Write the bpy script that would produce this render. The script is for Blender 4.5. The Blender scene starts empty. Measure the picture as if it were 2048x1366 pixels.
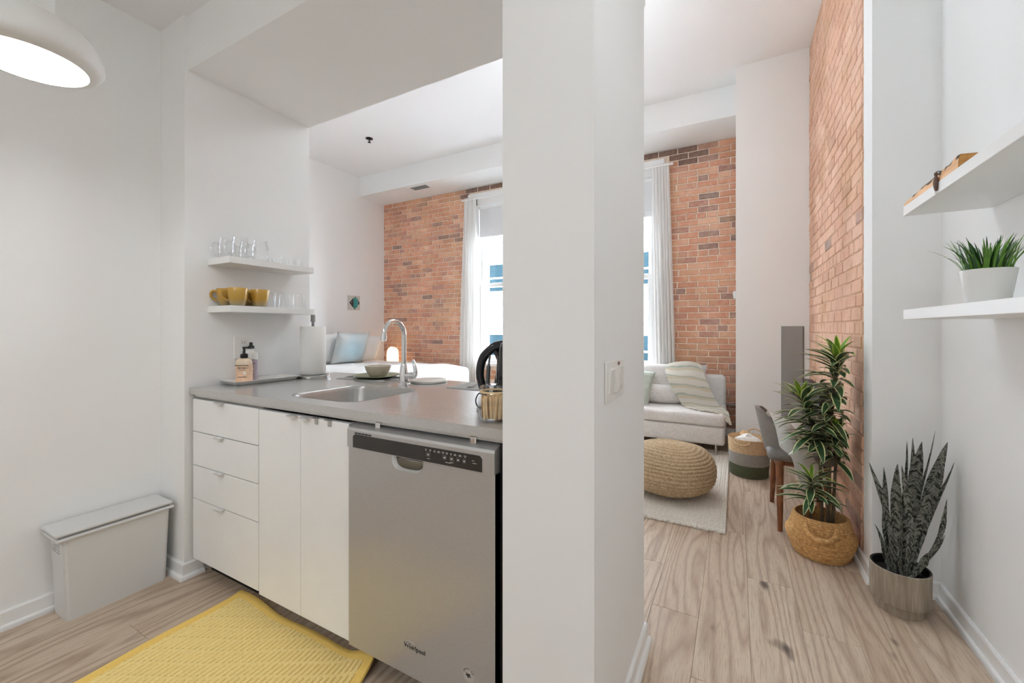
import bpy, bmesh, math, random
from mathutils import Vector, Matrix, Euler, noise

sc = bpy.context.scene
COL = sc.collection
PI = math.pi
random.seed(7)

# ------------------------------------------------------------------ camera
cam_d = bpy.data.cameras.new('camera')
cam_d.sensor_width = 36.0
cam_d.lens = 827.5378 / 2048 * 36.0
cam_d.shift_y = -(683.0 - 657.5228) / 2048
cam_d.clip_start = 0.02
cam = bpy.data.objects.new('camera', cam_d)
cam.location = (0, 0, 1.2009)
cam.rotation_euler = (PI / 2, 0, 0.4972)
COL.objects.link(cam)
sc.camera = cam

# ------------------------------------------------------------------ world, light, exposure
W = bpy.data.worlds.new('sky')
sc.world = W
W.use_nodes = True
_b = W.node_tree.nodes['Background']
_b.inputs[0].default_value = (0.87, 0.94, 1.0, 1)
_b.inputs[1].default_value = 58.0
sc.view_settings.view_transform = 'Standard'
sc.view_settings.look = 'None'
sc.view_settings.exposure = 0.0
sc.view_settings.gamma = 1.0
sc.view_settings.use_curve_mapping = False
try:
    sc.cycles.diffuse_bounces = 8
    sc.cycles.max_bounces = 14
    sc.cycles.transparent_max_bounces = 16
    sc.cycles.caustics_reflective = False
    sc.cycles.caustics_refractive = False
    sc.cycles.sample_clamp_indirect = 6.0
except Exception:
    pass


def portal(name, x0, x1, z0, z1, y):
    d = bpy.data.lights.new(name, 'AREA')
    d.shape = 'RECTANGLE'
    d.size = x1 - x0
    d.size_y = z1 - z0
    o = bpy.data.objects.new(name, d)
    o.location = ((x0 + x1) / 2, y, (z0 + z1) / 2)
    o.rotation_euler = (-PI / 2, 0, 0)
    COL.objects.link(o)
    d.cycles.is_portal = True


portal('window_portal', -3.45, -2.35, 0.72, 3.06, 5.62)
portal('window_portal', -2.05, -0.91, 0.72, 3.06, 5.62)


# ------------------------------------------------------------------ materials
def lin(c):
    def f(v):
        v /= 255.0
        return v / 12.92 if v <= 0.04045 else ((v + 0.055) / 1.055) ** 2.4
    return (f(c[0]), f(c[1]), f(c[2]), 1)


class NT:
    def __init__(s, name):
        s.m = bpy.data.materials.new(name)
        s.m.use_nodes = True
        s.t = s.m.node_tree
        s.p = s.t.nodes['Principled BSDF']
        s.out = s.t.nodes['Material Output']

    def n(s, typ, **kw):
        nd = s.t.nodes.new(typ)
        for k, v in kw.items():
            if k in nd.inputs.keys():
                nd.inputs[k].default_value = v
            else:
                setattr(nd, k, v)
        return nd

    def l(s, a, b):
        s.t.links.new(a, b)

    def coords(s, kind='Object', scale=(1, 1, 1), rot=(0, 0, 0)):
        tc = s.n('ShaderNodeTexCoord')
        mp = s.n('ShaderNodeMapping')
        mp.inputs['Scale'].default_value = scale
        mp.inputs['Rotation'].default_value = rot
        s.l(tc.outputs[kind], mp.inputs['Vector'])
        return mp.outputs['Vector']

    def noise(s, vec, scale, detail=4, rough=0.6, out='Fac'):
        nd = s.n('ShaderNodeTexNoise')
        nd.inputs['Scale'].default_value = scale
        nd.inputs['Detail'].default_value = detail
        nd.inputs['Roughness'].default_value = rough
        if vec is not None:
            s.l(vec, nd.inputs['Vector'])
        return nd.outputs[out]

    def ramp(s, fac, stops, interp='LINEAR'):
        r = s.n('ShaderNodeValToRGB')
        r.color_ramp.interpolation = interp
        e = r.color_ramp.elements
        while len(e) < len(stops):
            e.new(0.5)
        for k, (p, c) in enumerate(stops):
            e[k].position = p
            e[k].color = c
        s.l(fac, r.inputs['Fac'])
        return r.outputs['Color']

    def mix(s, fac, a, b, mode='MIX'):
        m = s.n('ShaderNodeMix')
        m.data_type = 'RGBA'
        m.blend_type = mode
        for sock, v in ((m.inputs[0], fac), (m.inputs[6], a), (m.inputs[7], b)):
            if isinstance(v, (int, float)):
                sock.default_value = v
            elif isinstance(v, tuple):
                sock.default_value = v
            else:
                s.l(v, sock)
        return m.outputs[2]

    def math(s, op, a, b=0.5):
        m = s.n('ShaderNodeMath')
        m.operation = op
        for sock, v in ((m.inputs[0], a), (m.inputs[1], b)):
            if isinstance(v, (int, float)):
                sock.default_value = v
            else:
                s.l(v, sock)
        return m.outputs[0]

    def bump(s, h, strength=0.3, dist=0.01):
        b = s.n('ShaderNodeBump')
        b.inputs['Strength'].default_value = strength
        b.inputs['Distance'].default_value = dist
        s.l(h, b.inputs['Height'])
        s.l(b.outputs['Normal'], s.p.inputs['Normal'])

    def set(s, **kw):
        for k, v in kw.items():
            k = k.replace('_', ' ')
            sock = s.p.inputs[k]
            if hasattr(v, 'is_linked') or hasattr(v, 'node'):
                s.l(v, sock)
            else:
                sock.default_value = v
        return s


M = {}


def simple(name, rgb, rough=0.5, metal=0.0, bump=None, var=0.0, vscale=8.0, **kw):
    t = NT(name)
    col = lin(rgb)
    if var:
        v = t.coords()
        f = t.noise(v, vscale)
        lo = tuple(max(0, c * (1 - var)) for c in col[:3]) + (1,)
        hi = tuple(min(1, c * (1 + var)) for c in col[:3]) + (1,)
        t.set(Base_Color=t.ramp(f, [(0.3, lo), (0.7, hi)]))
    else:
        t.set(Base_Color=col)
    t.set(Roughness=rough, Metallic=metal)
    for k, v in kw.items():
        t.p.inputs[k.replace('_', ' ')].default_value = v
    if bump:
        sc_, st, di = bump
        t.bump(t.noise(t.coords(), sc_, 3), st, di)
    M[name] = t.m
    return t


simple('wall_paint', (240, 240, 239), 0.75, bump=(220, 0.08, 0.002))
simple('ceiling_paint', (243, 243, 243), 0.85, bump=(160, 0.06, 0.002))
simple('trim_paint', (240, 240, 239), 0.35)
simple('white_lacquer', (238, 238, 237), 0.32, var=0.03, vscale=3)
simple('shelf_white', (238, 238, 236), 0.35)
simple('cabinet_inner', (190, 186, 178), 0.6)
simple('black_plastic', (22, 22, 23), 0.35, bump=(300, 0.05, 0.001))
simple('black_gloss', (14, 14, 15), 0.12)
simple('pull_alu', (224, 223, 220), 0.3, 0.3)
simple('dark_gap', (26, 22, 19), 0.9)
simple('chrome', (225, 225, 225), 0.06, 1.0)
simple('white_ceramic', (232, 231, 228), 0.18)
simple('white_plastic', (233, 232, 228), 0.3)
simple('bin_grey', (216, 216, 215), 0.45, bump=(260, 0.05, 0.001))
simple('lamp_white', (226, 225, 221), 0.45)
simple('paper_white', (240, 239, 235), 0.9, bump=(120, 0.25, 0.002))
simple('bowl_stoneware', (196, 184, 168), 0.35, var=0.06)
simple('plate_green', (128, 134, 104), 0.3, var=0.08)
simple('placemat_grey', (158, 156, 150), 0.8, bump=(400, 0.4, 0.001))
simple('marble_white', (226, 223, 216), 0.3, var=0.05)
simple('outlet_plastic', (235, 234, 230), 0.35)
simple('pump_black', (18, 18, 18), 0.3)
simple('soap_liquid', (226, 205, 178), 0.2)
simple('panel_grey', (150, 148, 145), 0.5, bump=(200, 0.05, 0.001))
simple('bed_white', (243, 243, 242), 0.9, bump=(90, 0.35, 0.004))
simple('pillow_white', (240, 240, 238), 0.9, bump=(60, 0.3, 0.004))
simple('cushion_green', (196, 206, 196), 0.9, var=0.12, vscale=20, bump=(80, 0.4, 0.004))
simple('throw_white', (250, 249, 246), 0.95, bump=(260, 0.4, 0.003))
simple('chair_grey', (122, 117, 112), 0.5, var=0.16, vscale=14, bump=(300, 0.2, 0.001))
simple('tv_black', (12, 12, 13), 0.4)
simple('planter_inner', (24, 23, 22), 0.7)
simple('soil', (30, 25, 21), 0.95, bump=(80, 0.9, 0.01))
simple('grass_green', (86, 132, 36), 0.4, var=0.45, vscale=30)
simple('grass_dark', (36, 78, 26), 0.4, var=0.35, vscale=30)
simple('palm_cream', (226, 226, 168), 0.4)
simple('palm_green', (54, 82, 50), 0.3, var=0.35, vscale=14)
simple('palm_young', (104, 142, 44), 0.35, var=0.2, vscale=14)
simple('palm_young_edge', (206, 218, 96), 0.4)
simple('palm_stem', (92, 78, 58), 0.75, var=0.3, vscale=40, bump=(60, 0.8, 0.006))
simple('radiator_pipe', (170, 168, 164), 0.35, 0.6)
simple('fish_teal', (44, 146, 142), 0.35, var=0.5, vscale=60)
simple('fish_dark', (46, 40, 40), 0.4, var=0.4, vscale=60)
simple('tile_stone', (196, 193, 186), 0.6, var=0.08, vscale=40)
simple('grille_grey', (182, 182, 180), 0.5)
simple('yarn_orange', (214, 172, 122), 0.9, bump=(200, 0.5, 0.003))
simple('yarn_white', (236, 234, 228), 0.95, bump=(120, 0.6, 0.004))
simple('facade_white', (206, 207, 210), 0.7)
simple('facade_grey', (176, 178, 182), 0.7)
simple('facade_glass', (13, 22, 26), 0.9, var=0.4, vscale=0.7, Specular_IOR_Level=0.0)
simple('orange_line', (214, 96, 56), 0.6)
simple('coffee_black', (26, 26, 28), 0.14)
simple('coffee_grey', (96, 95, 95), 0.3)
simple('stir_wood', (240, 212, 168), 0.7, var=0.15, vscale=30)
simple('lever_brown', (96, 72, 62), 0.6, var=0.25, vscale=60, bump=(80, 0.6, 0.003))
simple('mug_inner', (190, 160, 90), 0.25)
simple('label_orange', (226, 190, 158), 0.5, var=0.12, vscale=50)
simple('label_mauve', (178, 166, 176), 0.5, var=0.15, vscale=50)
simple('label_ink', (44, 38, 40), 0.6)
simple('label_white', (236, 232, 226), 0.6)
simple('dw_dark_panel', (48, 45, 42), 0.22)
simple('dw_button', (66, 62, 58), 0.4)
simple('dw_print', (198, 194, 188), 0.5)
simple('sticker_grey', (186, 182, 176), 0.4)
simple('sticker_ink', (48, 45, 43), 0.5)
simple('led_red', (110, 66, 56), 0.3)
simple('jar_cord', (36, 35, 34), 0.6)


def stainless(name, rgb, rough, stretch, aniso=0.0, metal=0.7):
    t = NT(name)
    v = t.coords('Object', stretch)
    f = t.noise(v, 60, 3)
    c = lin(rgb)
    lo = tuple(x * 0.88 for x in c[:3]) + (1,)
    t.set(Base_Color=t.ramp(f, [(0.35, lo), (0.65, c)]), Metallic=metal)
    r = t.n('ShaderNodeMapRange')
    r.inputs['To Min'].default_value = rough * 0.8
    r.inputs['To Max'].default_value = rough * 1.25
    t.l(f, r.inputs['Value'])
    t.set(Roughness=r.outputs[0])
    if aniso:
        t.set(Anisotropic=aniso)
        tg = t.n('ShaderNodeTangent')
        tg.direction_type = 'UV_MAP'
        t.l(tg.outputs[0], t.p.inputs['Tangent'])
    b = t.n('ShaderNodeBump')
    b.inputs['Strength'].default_value = 0.03
    b.inputs['Distance'].default_value = 0.001
    t.l(f, b.inputs['Height'])
    t.l(b.outputs[0], t.p.inputs['Normal'])
    M[name] = t.m


stainless('steel_top', (206, 205, 203), 0.24, (1, 14, 14), 0.0, 0.58)
stainless('steel_sink', (186, 184, 181), 0.32, (1, 1, 12))
stainless('steel_door', (192, 190, 188), 0.33, (1, 20, 20), 0.75, 0.5)
stainless('steel_panel', (192, 190, 188), 0.36, (1, 20, 20), 0.0, 0.6)
simple('steel_base', (190, 188, 184), 0.22, 1.0)


def glass(name, tint=(1, 1, 1, 1), ior=1.45, rough=0.02, body=0.06):
    t = NT(name)
    t.t.nodes.remove(t.p)
    tr = t.n('ShaderNodeBsdfTransparent')
    tr.inputs[0].default_value = tint
    gl = t.n('ShaderNodeBsdfGlossy')
    gl.inputs['Roughness'].default_value = rough
    lw = t.n('ShaderNodeFresnel')
    lw.inputs['IOR'].default_value = ior
    mx = t.n('ShaderNodeMixShader')
    add = t.math('MINIMUM', t.math('ADD', lw.outputs[0], body), 0.42)
    t.l(add, mx.inputs[0])
    t.l(tr.outputs[0], mx.inputs[1])
    t.l(gl.outputs[0], mx.inputs[2])
    t.l(mx.outputs[0], t.out.inputs['Surface'])
    M[name] = t.m


glass('clear_glass', (0.99, 0.992, 0.992, 1), 1.35, 0.02, 0.0)
glass('window_glass', (0.98, 0.99, 1, 1), 1.35, 0.0, 0.0)


def emis(name, rgb, s):
    t = NT(name)
    t.set(Base_Color=lin(rgb))
    t.p.inputs['Emission Color'].default_value = lin(rgb)
    t.p.inputs['Emission Strength'].default_value = s
    M[name] = t.m


emis('lamp_diffuser', (250, 252, 255), 19.0)
emis('night_lamp_paper', (255, 224, 186), 1.7)
emis('ceiling_fill_glow', (244, 250, 255), 41.0)  # glow of the added ceiling fill lights
emis('globe_fill_glow', (232, 246, 255), 18.0)  # glow of the added globe behind the pier


def brick_mat(name, stops, per_island, grime=0.55):
    t = NT(name)
    if per_island:
        g = t.n('ShaderNodeNewGeometry')
        rnd = g.outputs['Random Per Island']
    else:
        g = t.n('ShaderNodeObjectInfo')
        rnd = g.outputs['Random']
    base = t.ramp(rnd, stops, 'LINEAR')
    g2 = t.n('ShaderNodeNewGeometry')
    f = t.noise(g2.outputs['Position'], 16, 8, 0.75)
    f3 = t.noise(g2.outputs['Position'], 55, 5, 0.75)
    f4 = t.noise(g2.outputs['Position'], 1.7, 4, 0.6)
    f2 = t.noise(g2.outputs['Position'], 3.0, 3)
    c = t.mix(t.ramp(f, [(0.35, (0, 0, 0, 1)), (0.75, (grime, grime, grime, 1))]), base, lin((232, 204, 180)))
    c = t.mix(t.ramp(f4, [(0.48, (0, 0, 0, 1)), (0.62, (grime, grime, grime, 1))]), c, lin((206, 166, 128)))
    c = t.mix(t.ramp(f3, [(0.30, (0.75, 0.75, 0.75, 1)), (0.42, (0, 0, 0, 1))]), c, lin((150, 104, 84)))
    c = t.mix(t.ramp(f2, [(0.35, (0.3, 0.3, 0.3, 1)), (0.6, (0, 0, 0, 1))]), c, lin((176, 130, 104)), 'MULTIPLY')
    t.set(Base_Color=c, Roughness=0.9)
    h = t.noise(g2.outputs['Position'], 70, 5, 0.7)
    t.bump(h, 0.7, 0.007)
    M[name] = t.m


BK = [(0.0, lin((192, 128, 100))), (0.2, lin((210, 146, 114))), (0.45, lin((200, 134, 104))), (0.62, lin((222, 172, 140))),
      (0.8, lin((186, 126, 106))), (0.92, lin((158, 114, 104))), (1.0, lin((118, 94, 88)))]
BR = [(0.0, lin((222, 178, 154))), (0.3, lin((230, 190, 168))), (0.6, lin((218, 170, 144))), (0.85, lin((226, 182, 156))),
      (0.97, lin((202, 156, 134))), (1.0, lin((140, 124, 120)))]
brick_mat('brick_red', BK, False)
brick_mat('brick_red_many', BK, True)
brick_mat('brick_pale', BR, False)
brick_mat('brick_pale_many', BR, True)
simple('mortar', (232, 214, 196), 0.95, var=0.2, vscale=30, bump=(60, 0.8, 0.008))
simple('mortar_brown', (200, 162, 134), 0.95, var=0.3, vscale=30, bump=(60, 0.8, 0.008))
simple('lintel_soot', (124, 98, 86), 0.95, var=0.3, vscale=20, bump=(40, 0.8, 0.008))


def plank_mat():
    t = NT('oak_plank')
    oi = t.n('ShaderNodeObjectInfo')
    geo = t.n('ShaderNodeNewGeometry')
    # grain runs along Y, shifted per plank
    sh = t.n('ShaderNodeVectorMath')
    sh.operation = 'SCALE'
    sh.inputs[3].default_value = 37.0
    cmb = t.n('ShaderNodeCombineXYZ')
    t.l(oi.outputs['Random'], cmb.inputs[0])
    t.l(oi.outputs['Random'], cmb.inputs[1])
    t.l(oi.outputs['Random'], cmb.inputs[2])
    t.l(cmb.outputs[0], sh.inputs[0])
    add = t.n('ShaderNodeVectorMath')
    add.operation = 'ADD'
    t.l(geo.outputs['Position'], add.inputs[0])
    t.l(sh.outputs[0], add.inputs[1])
    vec = add.outputs[0]

    def mp(scale):
        m = t.n('ShaderNodeMapping')
        m.inputs['Scale'].default_value = scale
        t.l(vec, m.inputs['Vector'])
        return m.outputs[0]
    # cathedral rings: noise bands made into contour lines
    big = t.noise(mp((5.0, 0.45, 1)), 1.5, 1.5, 0.4)
    sx = t.n('ShaderNodeSeparateXYZ')
    t.l(vec, sx.inputs[0])
    rings = t.math('FRACT', t.math('ADD', t.math('MULTIPLY', big, 9.0), t.math('MULTIPLY', sx.outputs[0], 17.0)))
    rings = t.math('ABSOLUTE', t.math('SUBTRACT', rings, 0.5))
    fine = t.noise(mp((120, 6.0, 1)), 2.2, 4, 0.65)
    wide = t.noise(mp((9, 0.8, 1)), 1.4, 4)
    knot = t.noise(mp((6.5, 3.2, 1)), 1.5, 2, 0.4)
    c = t.ramp(oi.outputs['Random'], [(0.0, lin((188, 166, 144))), (0.35, lin((206, 188, 168))), (0.7, lin((178, 155, 133))), (1.0, lin((197, 177, 157)))])
    c = t.mix(t.ramp(wide, [(0.35, (0.0, 0, 0, 1)), (0.7, (0.5, 0.5, 0.5, 1))]), c, lin((216, 200, 181)))
    c = t.mix(t.ramp(rings, [(0.0, (0.6, 0.6, 0.6, 1)), (0.3, (0, 0, 0, 1))]), c, lin((146, 121, 100)))
    c = t.mix(t.ramp(fine, [(0.3, (0.6, 0.6, 0.6, 1)), (0.52, (0, 0, 0, 1))]), c, lin((142, 117, 97)))
    c = t.mix(t.ramp(knot, [(0.22, (0.9, 0.9, 0.9, 1)), (0.32, (0, 0, 0, 1))]), c, lin((78, 64, 56)))
    t.set(Base_Color=c, Roughness=0.5)
    t.p.inputs['Specular IOR Level'].default_value = 0.35
    t.bump(fine, 0.15, 0.001)
    M['oak_plank'] = t.m


plank_mat()


def wood_mat(name, a, b, scale=(2, 30, 30), rough=0.4):
    t = NT(name)
    f = t.noise(t.coords('Object', scale), 3, 5, 0.6)
    t.set(Base_Color=t.ramp(f, [(0.3, lin(a)), (0.7, lin(b))]), Roughness=rough)
    t.bump(f, 0.1, 0.001)
    M[name] = t.m


wood_mat('leg_wood', (82, 44, 22), (134, 78, 42), (40, 40, 3))
wood_mat('slab_wood', (206, 150, 100), (236, 196, 150), (30, 2, 30), 0.6)
wood_mat('slab_end', (150, 98, 40), (186, 136, 66), (30, 30, 30), 0.6)
simple('bark', (96, 80, 66), 0.95, var=0.5, vscale=60, bump=(60, 1.0, 0.01))


def mug_mat():
    t = NT('mug_mustard')
    g = t.n('ShaderNodeTexCoord')
    sx = t.n('ShaderNodeSeparateXYZ')
    t.l(g.outputs['Object'], sx.inputs[0])
    f = t.math('ADD', t.math('MULTIPLY', sx.outputs[2], 9.0), t.math('MULTIPLY', t.noise(t.coords(), 14), 0.35))
    t.set(Base_Color=t.ramp(f, [(0.18, lin((150, 142, 116))), (0.5, lin((176, 138, 58))), (1.0, lin((186, 146, 62)))]), Roughness=0.22)
    M['mug_mustard'] = t.m


mug_mat()


def sofa_mat():
    t = NT('sofa_linen')
    f = t.noise(t.coords('Object', (240, 240, 26)), 1.0, 3)
    f2 = t.noise(t.coords('Object', (26, 240, 240)), 1.0, 3)
    h = t.math('ADD', f, f2)
    t.set(Base_Color=t.ramp(t.math('MULTIPLY', h, 0.5), [(0.34, lin((196, 191, 186))), (0.66, lin((236, 232, 229)))]), Roughness=0.95)
    t.bump(h, 0.25, 0.002)
    M['sofa_linen'] = t.m


sofa_mat()


def jute_mat(name, a, b, sc_=60, strip=None):
    t = NT(name)
    v = t.coords('Object', (1, 1, 1))
    f = t.noise(v, sc_, 5, 0.7)
    t.set(Base_Color=t.ramp(f, [(0.3, lin(a)), (0.7, lin(b))]), Roughness=0.95)
    t.bump(f, *(strip or (0.6, 0.004)))
    M[name] = t.m


jute_mat('jute_pouf', (142, 118, 88), (212, 188, 152), 90)
jute_mat('rug_wool', (206, 197, 184), (240, 234, 224), 70)
jute_mat('basket_jute', (172, 138, 98), (228, 202, 166), 110)
jute_mat('basket_grey', (128, 124, 118), (170, 166, 160), 130)
jute_mat('basket_green', (62, 66, 48), (92, 96, 70), 130)
jute_mat('seagrass', (150, 104, 56), (222, 178, 118), 80)
jute_mat('mat_yellow', (240, 210, 130), (252, 230, 162), 160, (0.3, 0.0015))
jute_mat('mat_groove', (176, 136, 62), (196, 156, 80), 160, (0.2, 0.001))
jute_mat('mat_border', (238, 198, 100), (250, 216, 124), 160, (0.3, 0.0015))
jute_mat('throw_fringe', (222, 214, 200), (240, 234, 222), 120)


def thin_cloth(name, rgb, k):
    t = NT(name)
    t.t.nodes.remove(t.p)
    d = t.n('ShaderNodeBsdfDiffuse')
    d.inputs[0].default_value = lin(rgb)
    tr = t.n('ShaderNodeBsdfTranslucent')
    tr.inputs[0].default_value = lin(rgb)
    mx = t.n('ShaderNodeMixShader')
    mx.inputs[0].default_value = k
    t.l(d.outputs[0], mx.inputs[1])
    t.l(tr.outputs[0], mx.inputs[2])
    t.l(mx.outputs[0], t.out.inputs['Surface'])
    M[name] = t.m


thin_cloth('curtain_white', (244, 243, 241), 0.3)
thin_cloth('shade_fabric', (228, 228, 229), 0.06)


def stripe_throw():
    t = NT('throw_striped')
    tc = t.n('ShaderNodeUVMap')
    sx = t.n('ShaderNodeSeparateXYZ')
    t.l(tc.outputs[0], sx.inputs[0])
    w = t.noise(t.coords('UV', (2, 14, 1)), 1.0, 2)
    y = t.math('ADD', t.math('MULTIPLY', sx.outputs[1], 9.0), t.math('MULTIPLY', w, 0.5))
    fr = t.math('FRACT', y)
    c = t.ramp(fr, [(0.0, lin((248, 245, 236))), (0.34, lin((246, 241, 230))), (0.42, lin((188, 198, 186))), (0.50, lin((222, 224, 212))),
                    (0.58, lin((238, 228, 208))), (0.74, lin((236, 226, 206))), (0.82, lin((248, 244, 235)))])
    t.set(Base_Color=c, Roughness=0.95)
    t.bump(t.noise(t.coords('UV', (260, 260, 1)), 1.0, 2), 0.5, 0.003)
    M['throw_striped'] = t.m


stripe_throw()


def snake_mat():
    t = NT('snake_leaf')
    tc = t.n('ShaderNodeUVMap')
    mp = t.n('ShaderNodeMapping')
    mp.inputs['Scale'].default_value = (1.2, 11, 1)
    t.l(tc.outputs[0], mp.inputs['Vector'])
    f = t.noise(mp.outputs[0], 2.4, 5, 0.7)
    c = t.ramp(f, [(0.43, lin((42, 46, 40))), (0.48, lin((92, 95, 86))), (0.54, lin((176, 177, 166))), (0.61, lin((78, 82, 74)))])
    t.set(Base_Color=c, Roughness=0.5)
    M['snake_leaf'] = t.m


snake_mat()


def pot_mat():
    t = NT('ribbed_stone')
    f = t.noise(t.coords('Object', (40, 40, 4)), 1.5, 5)
    t.set(Base_Color=t.ramp(f, [(0.3, lin((128, 116, 101))), (0.7, lin((170, 158, 141)))]), Roughness=0.9)
    t.bump(f, 0.3, 0.002)
    M['ribbed_stone'] = t.m


pot_mat()


def blue_pillow():
    t = NT('pillow_blue')
    g = t.n('ShaderNodeTexCoord')
    ln = t.n('ShaderNodeVectorMath')
    ln.operation = 'LENGTH'
    t.l(g.outputs['Object'], ln.inputs[0])
    f = t.math('ADD', t.math('MULTIPLY', ln.outputs['Value'], 2.6), t.math('MULTIPLY', t.noise(g.outputs['Object'], 7), 0.25))
    t.set(Base_Color=t.ramp(f, [(0.15, lin((142, 174, 188))), (0.45, lin((166, 186, 193))), (0.8, lin((184, 187, 185)))]), Roughness=0.95)
    t.bump(t.noise(g.outputs['Object'], 40), 0.3, 0.003)
    M['pillow_blue'] = t.m


blue_pillow()


# ------------------------------------------------------------------ mesh helpers
def tag(o, label=None, cat=None, group=None, kind=None):
    if label:
        o['label'] = label
    if cat:
        o['category'] = cat
    if group:
        o['group'] = group
    if kind:
        o['kind'] = kind
    return o


def thing(name, label, cat, loc=(0, 0, 0), rz=0.0, group=None):
    o = bpy.data.objects.new(name, None)
    o.empty_display_size = 0.05
    o.location = loc
    o.rotation_euler = (0, 0, rz)
    COL.objects.link(o)
    return tag(o, label, cat, group)


def link(name, me, parent=None, loc=None, rot=None, scale=None):
    o = bpy.data.objects.new(name, me)
    COL.objects.link(o)
    if parent is not None:
        o.parent = parent
    if loc is not None:
        o.location = loc
    if rot is not None:
        o.rotation_euler = rot
    if scale is not None:
        o.scale = scale
    return o


def to_mesh(name, bm, mats, smooth=False, angle=None):
    me = bpy.data.meshes.new(name)
    bmesh.ops.recalc_face_normals(bm, faces=bm.faces[:])
    bm.to_mesh(me)
    bm.free()
    if not isinstance(mats, (list, tuple)):
        mats = [mats]
    for m in mats:
        me.materials.append(M[m] if isinstance(m, str) else m)
    if smooth:
        for p in me.polygons:
            p.use_smooth = True
        if angle is not None:
            try:
                me.set_sharp_from_angle(angle=angle)
            except Exception:
                pass
    return me


def obj(name, bm, mats, parent=None, loc=None, rot=None, smooth=False, angle=0.6):
    return link(name, to_mesh(name, bm, mats, smooth, angle if smooth else None), parent, loc, rot)


def copy_tree(o, parent=None):
    c = o.copy()
    COL.objects.link(c)
    c.parent = parent
    for ch in list(o.children):
        copy_tree(ch, c)
    return c


def abox(bm, x0, x1, y0, y1, z0, z1, bev=0.0, seg=1, mi=0):
    n0 = len(bm.faces)
    r = bmesh.ops.create_cube(bm, size=1.0)
    vs = r['verts']
    for v in vs:
        v.co = Vector((x0 + (v.co.x + 0.5) * (x1 - x0), y0 + (v.co.y + 0.5) * (y1 - y0), z0 + (v.co.z + 0.5) * (z1 - z0)))
    if bev > 0:
        es = list({e for v in vs for e in v.link_edges})
        bmesh.ops.bevel(bm, geom=es, offset=bev, segments=seg, profile=0.5, affect='EDGES')
    if mi:
        bm.faces.ensure_lookup_table()
        for f in bm.faces[n0:]:
            f.material_index = mi
    return bm


def box(x0, x1, y0, y1, z0, z1, bev=0.0, seg=1):
    return abox(bmesh.new(), x0, x1, y0, y1, z0, z1, bev, seg)


def lathe(prof, seg=32, bm=None, c=(0, 0, 0), mi=0):
    bm = bm or bmesh.new()
    rings = []
    for r, z in prof:
        if r < 1e-5:
            rings.append([bm.verts.new((c[0], c[1], c[2] + z))])
        else:
            rings.append([bm.verts.new((c[0] + r * math.cos(2 * PI * k / seg), c[1] + r * math.sin(2 * PI * k / seg), c[2] + z)) for k in range(seg)])
    for a, b in zip(rings, rings[1:]):
        for k in range(seg):
            k2 = (k + 1) % seg
            if len(a) == 1 and len(b) == 1:
                continue
            if len(a) == 1:
                f = bm.faces.new((a[0], b[k2], b[k]))
            elif len(b) == 1:
                f = bm.faces.new((a[k], a[k2], b[0]))
            else:
                f = bm.faces.new((a[k], a[k2], b[k2], b[k]))
            f.material_index = mi
    return bm


def tube(pts, rad, seg=10, bm=None, closed=False, cap=True, mi=0):
    bm = bm or bmesh.new()
    pts = [Vector(p) for p in pts]
    n = len(pts)
    rads = rad if isinstance(rad, (list, tuple)) else [rad] * n
    rings = []
    up = Vector((0, 0, 1))
    prev = None
    for k in range(n):
        if closed:
            t = pts[(k + 1) % n] - pts[(k - 1) % n]
        else:
            t = pts[min(k + 1, n - 1)] - pts[max(k - 1, 0)]
        t.normalize()
        if prev is None:
            a = up if abs(t.dot(up)) < 0.9 else Vector((1, 0, 0))
            nx = t.cross(a).normalized()
        else:
            nx = (prev - t * prev.dot(t)).normalized()
        prev = nx
        ny = t.cross(nx)
        rings.append([bm.verts.new(pts[k] + (nx * math.cos(2 * PI * j / seg) + ny * math.sin(2 * PI * j / seg)) * rads[k]) for j in range(seg)])
    for k in range(n if closed else n - 1):
        a, b = rings[k], rings[(k + 1) % n]
        for j in range(seg):
            f = bm.faces.new((a[j], a[(j + 1) % seg], b[(j + 1) % seg], b[j]))
            f.material_index = mi
    if cap and not closed:
        for rg in (rings[0], rings[-1]):
            f = bm.faces.new(rg)
            f.material_index = mi
    return bm


def spline(pts, n=8):
    pts = [Vector(p) for p in pts]
    out = []
    for k in range(len(pts) - 1):
        p0 = pts[max(k - 1, 0)]
        p1, p2 = pts[k], pts[k + 1]
        p3 = pts[min(k + 2, len(pts) - 1)]
        for j in range(n):
            t = j / n
            out.append(0.5 * ((2 * p1) + (p2 - p0) * t + (2 * p0 - 5 * p1 + 4 * p2 - p3) * t * t + (-p0 + 3 * p1 - 3 * p2 + p3) * t ** 3))
    out.append(pts[-1])
    return out


def pillow(w, h, t, n=14, pinch=0.08, wob=0.012, seed=0):
    """soft square cushion in the XZ plane, thickness along Y, centre at origin"""
    bm = bmesh.new()
    sides = []
    for s in (-1, 1):
        g = []
        for i in range(n + 1):
            row = []
            for j in range(n + 1):
                u = -1 + 2 * i / n
                v = -1 + 2 * j / n
                x = u * w / 2 * (1 - pinch * (1 - v * v) * abs(u) ** 3)
                z = v * h / 2 * (1 - pinch * (1 - u * u) * abs(v) ** 3)
                th = t / 2 * (max(0, 1 - u ** 4) ** 0.6) * (max(0, 1 - v ** 4) ** 0.6)
                wv = noise.noise(Vector((u * 2.1 + seed, v * 2.1, s))) * wob * (1 - max(abs(u), abs(v)) ** 4)
                row.append(bm.verts.new((x, s * (th + wv), z)))
            g.append(row)
        for i in range(n):
            for j in range(n):
                bm.faces.new((g[i][j], g[i + 1][j], g[i + 1][j + 1], g[i][j + 1]))
        sides.append(g)
    bmesh.ops.remove_doubles(bm, verts=bm.verts[:], dist=1e-4)
    return bm


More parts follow.
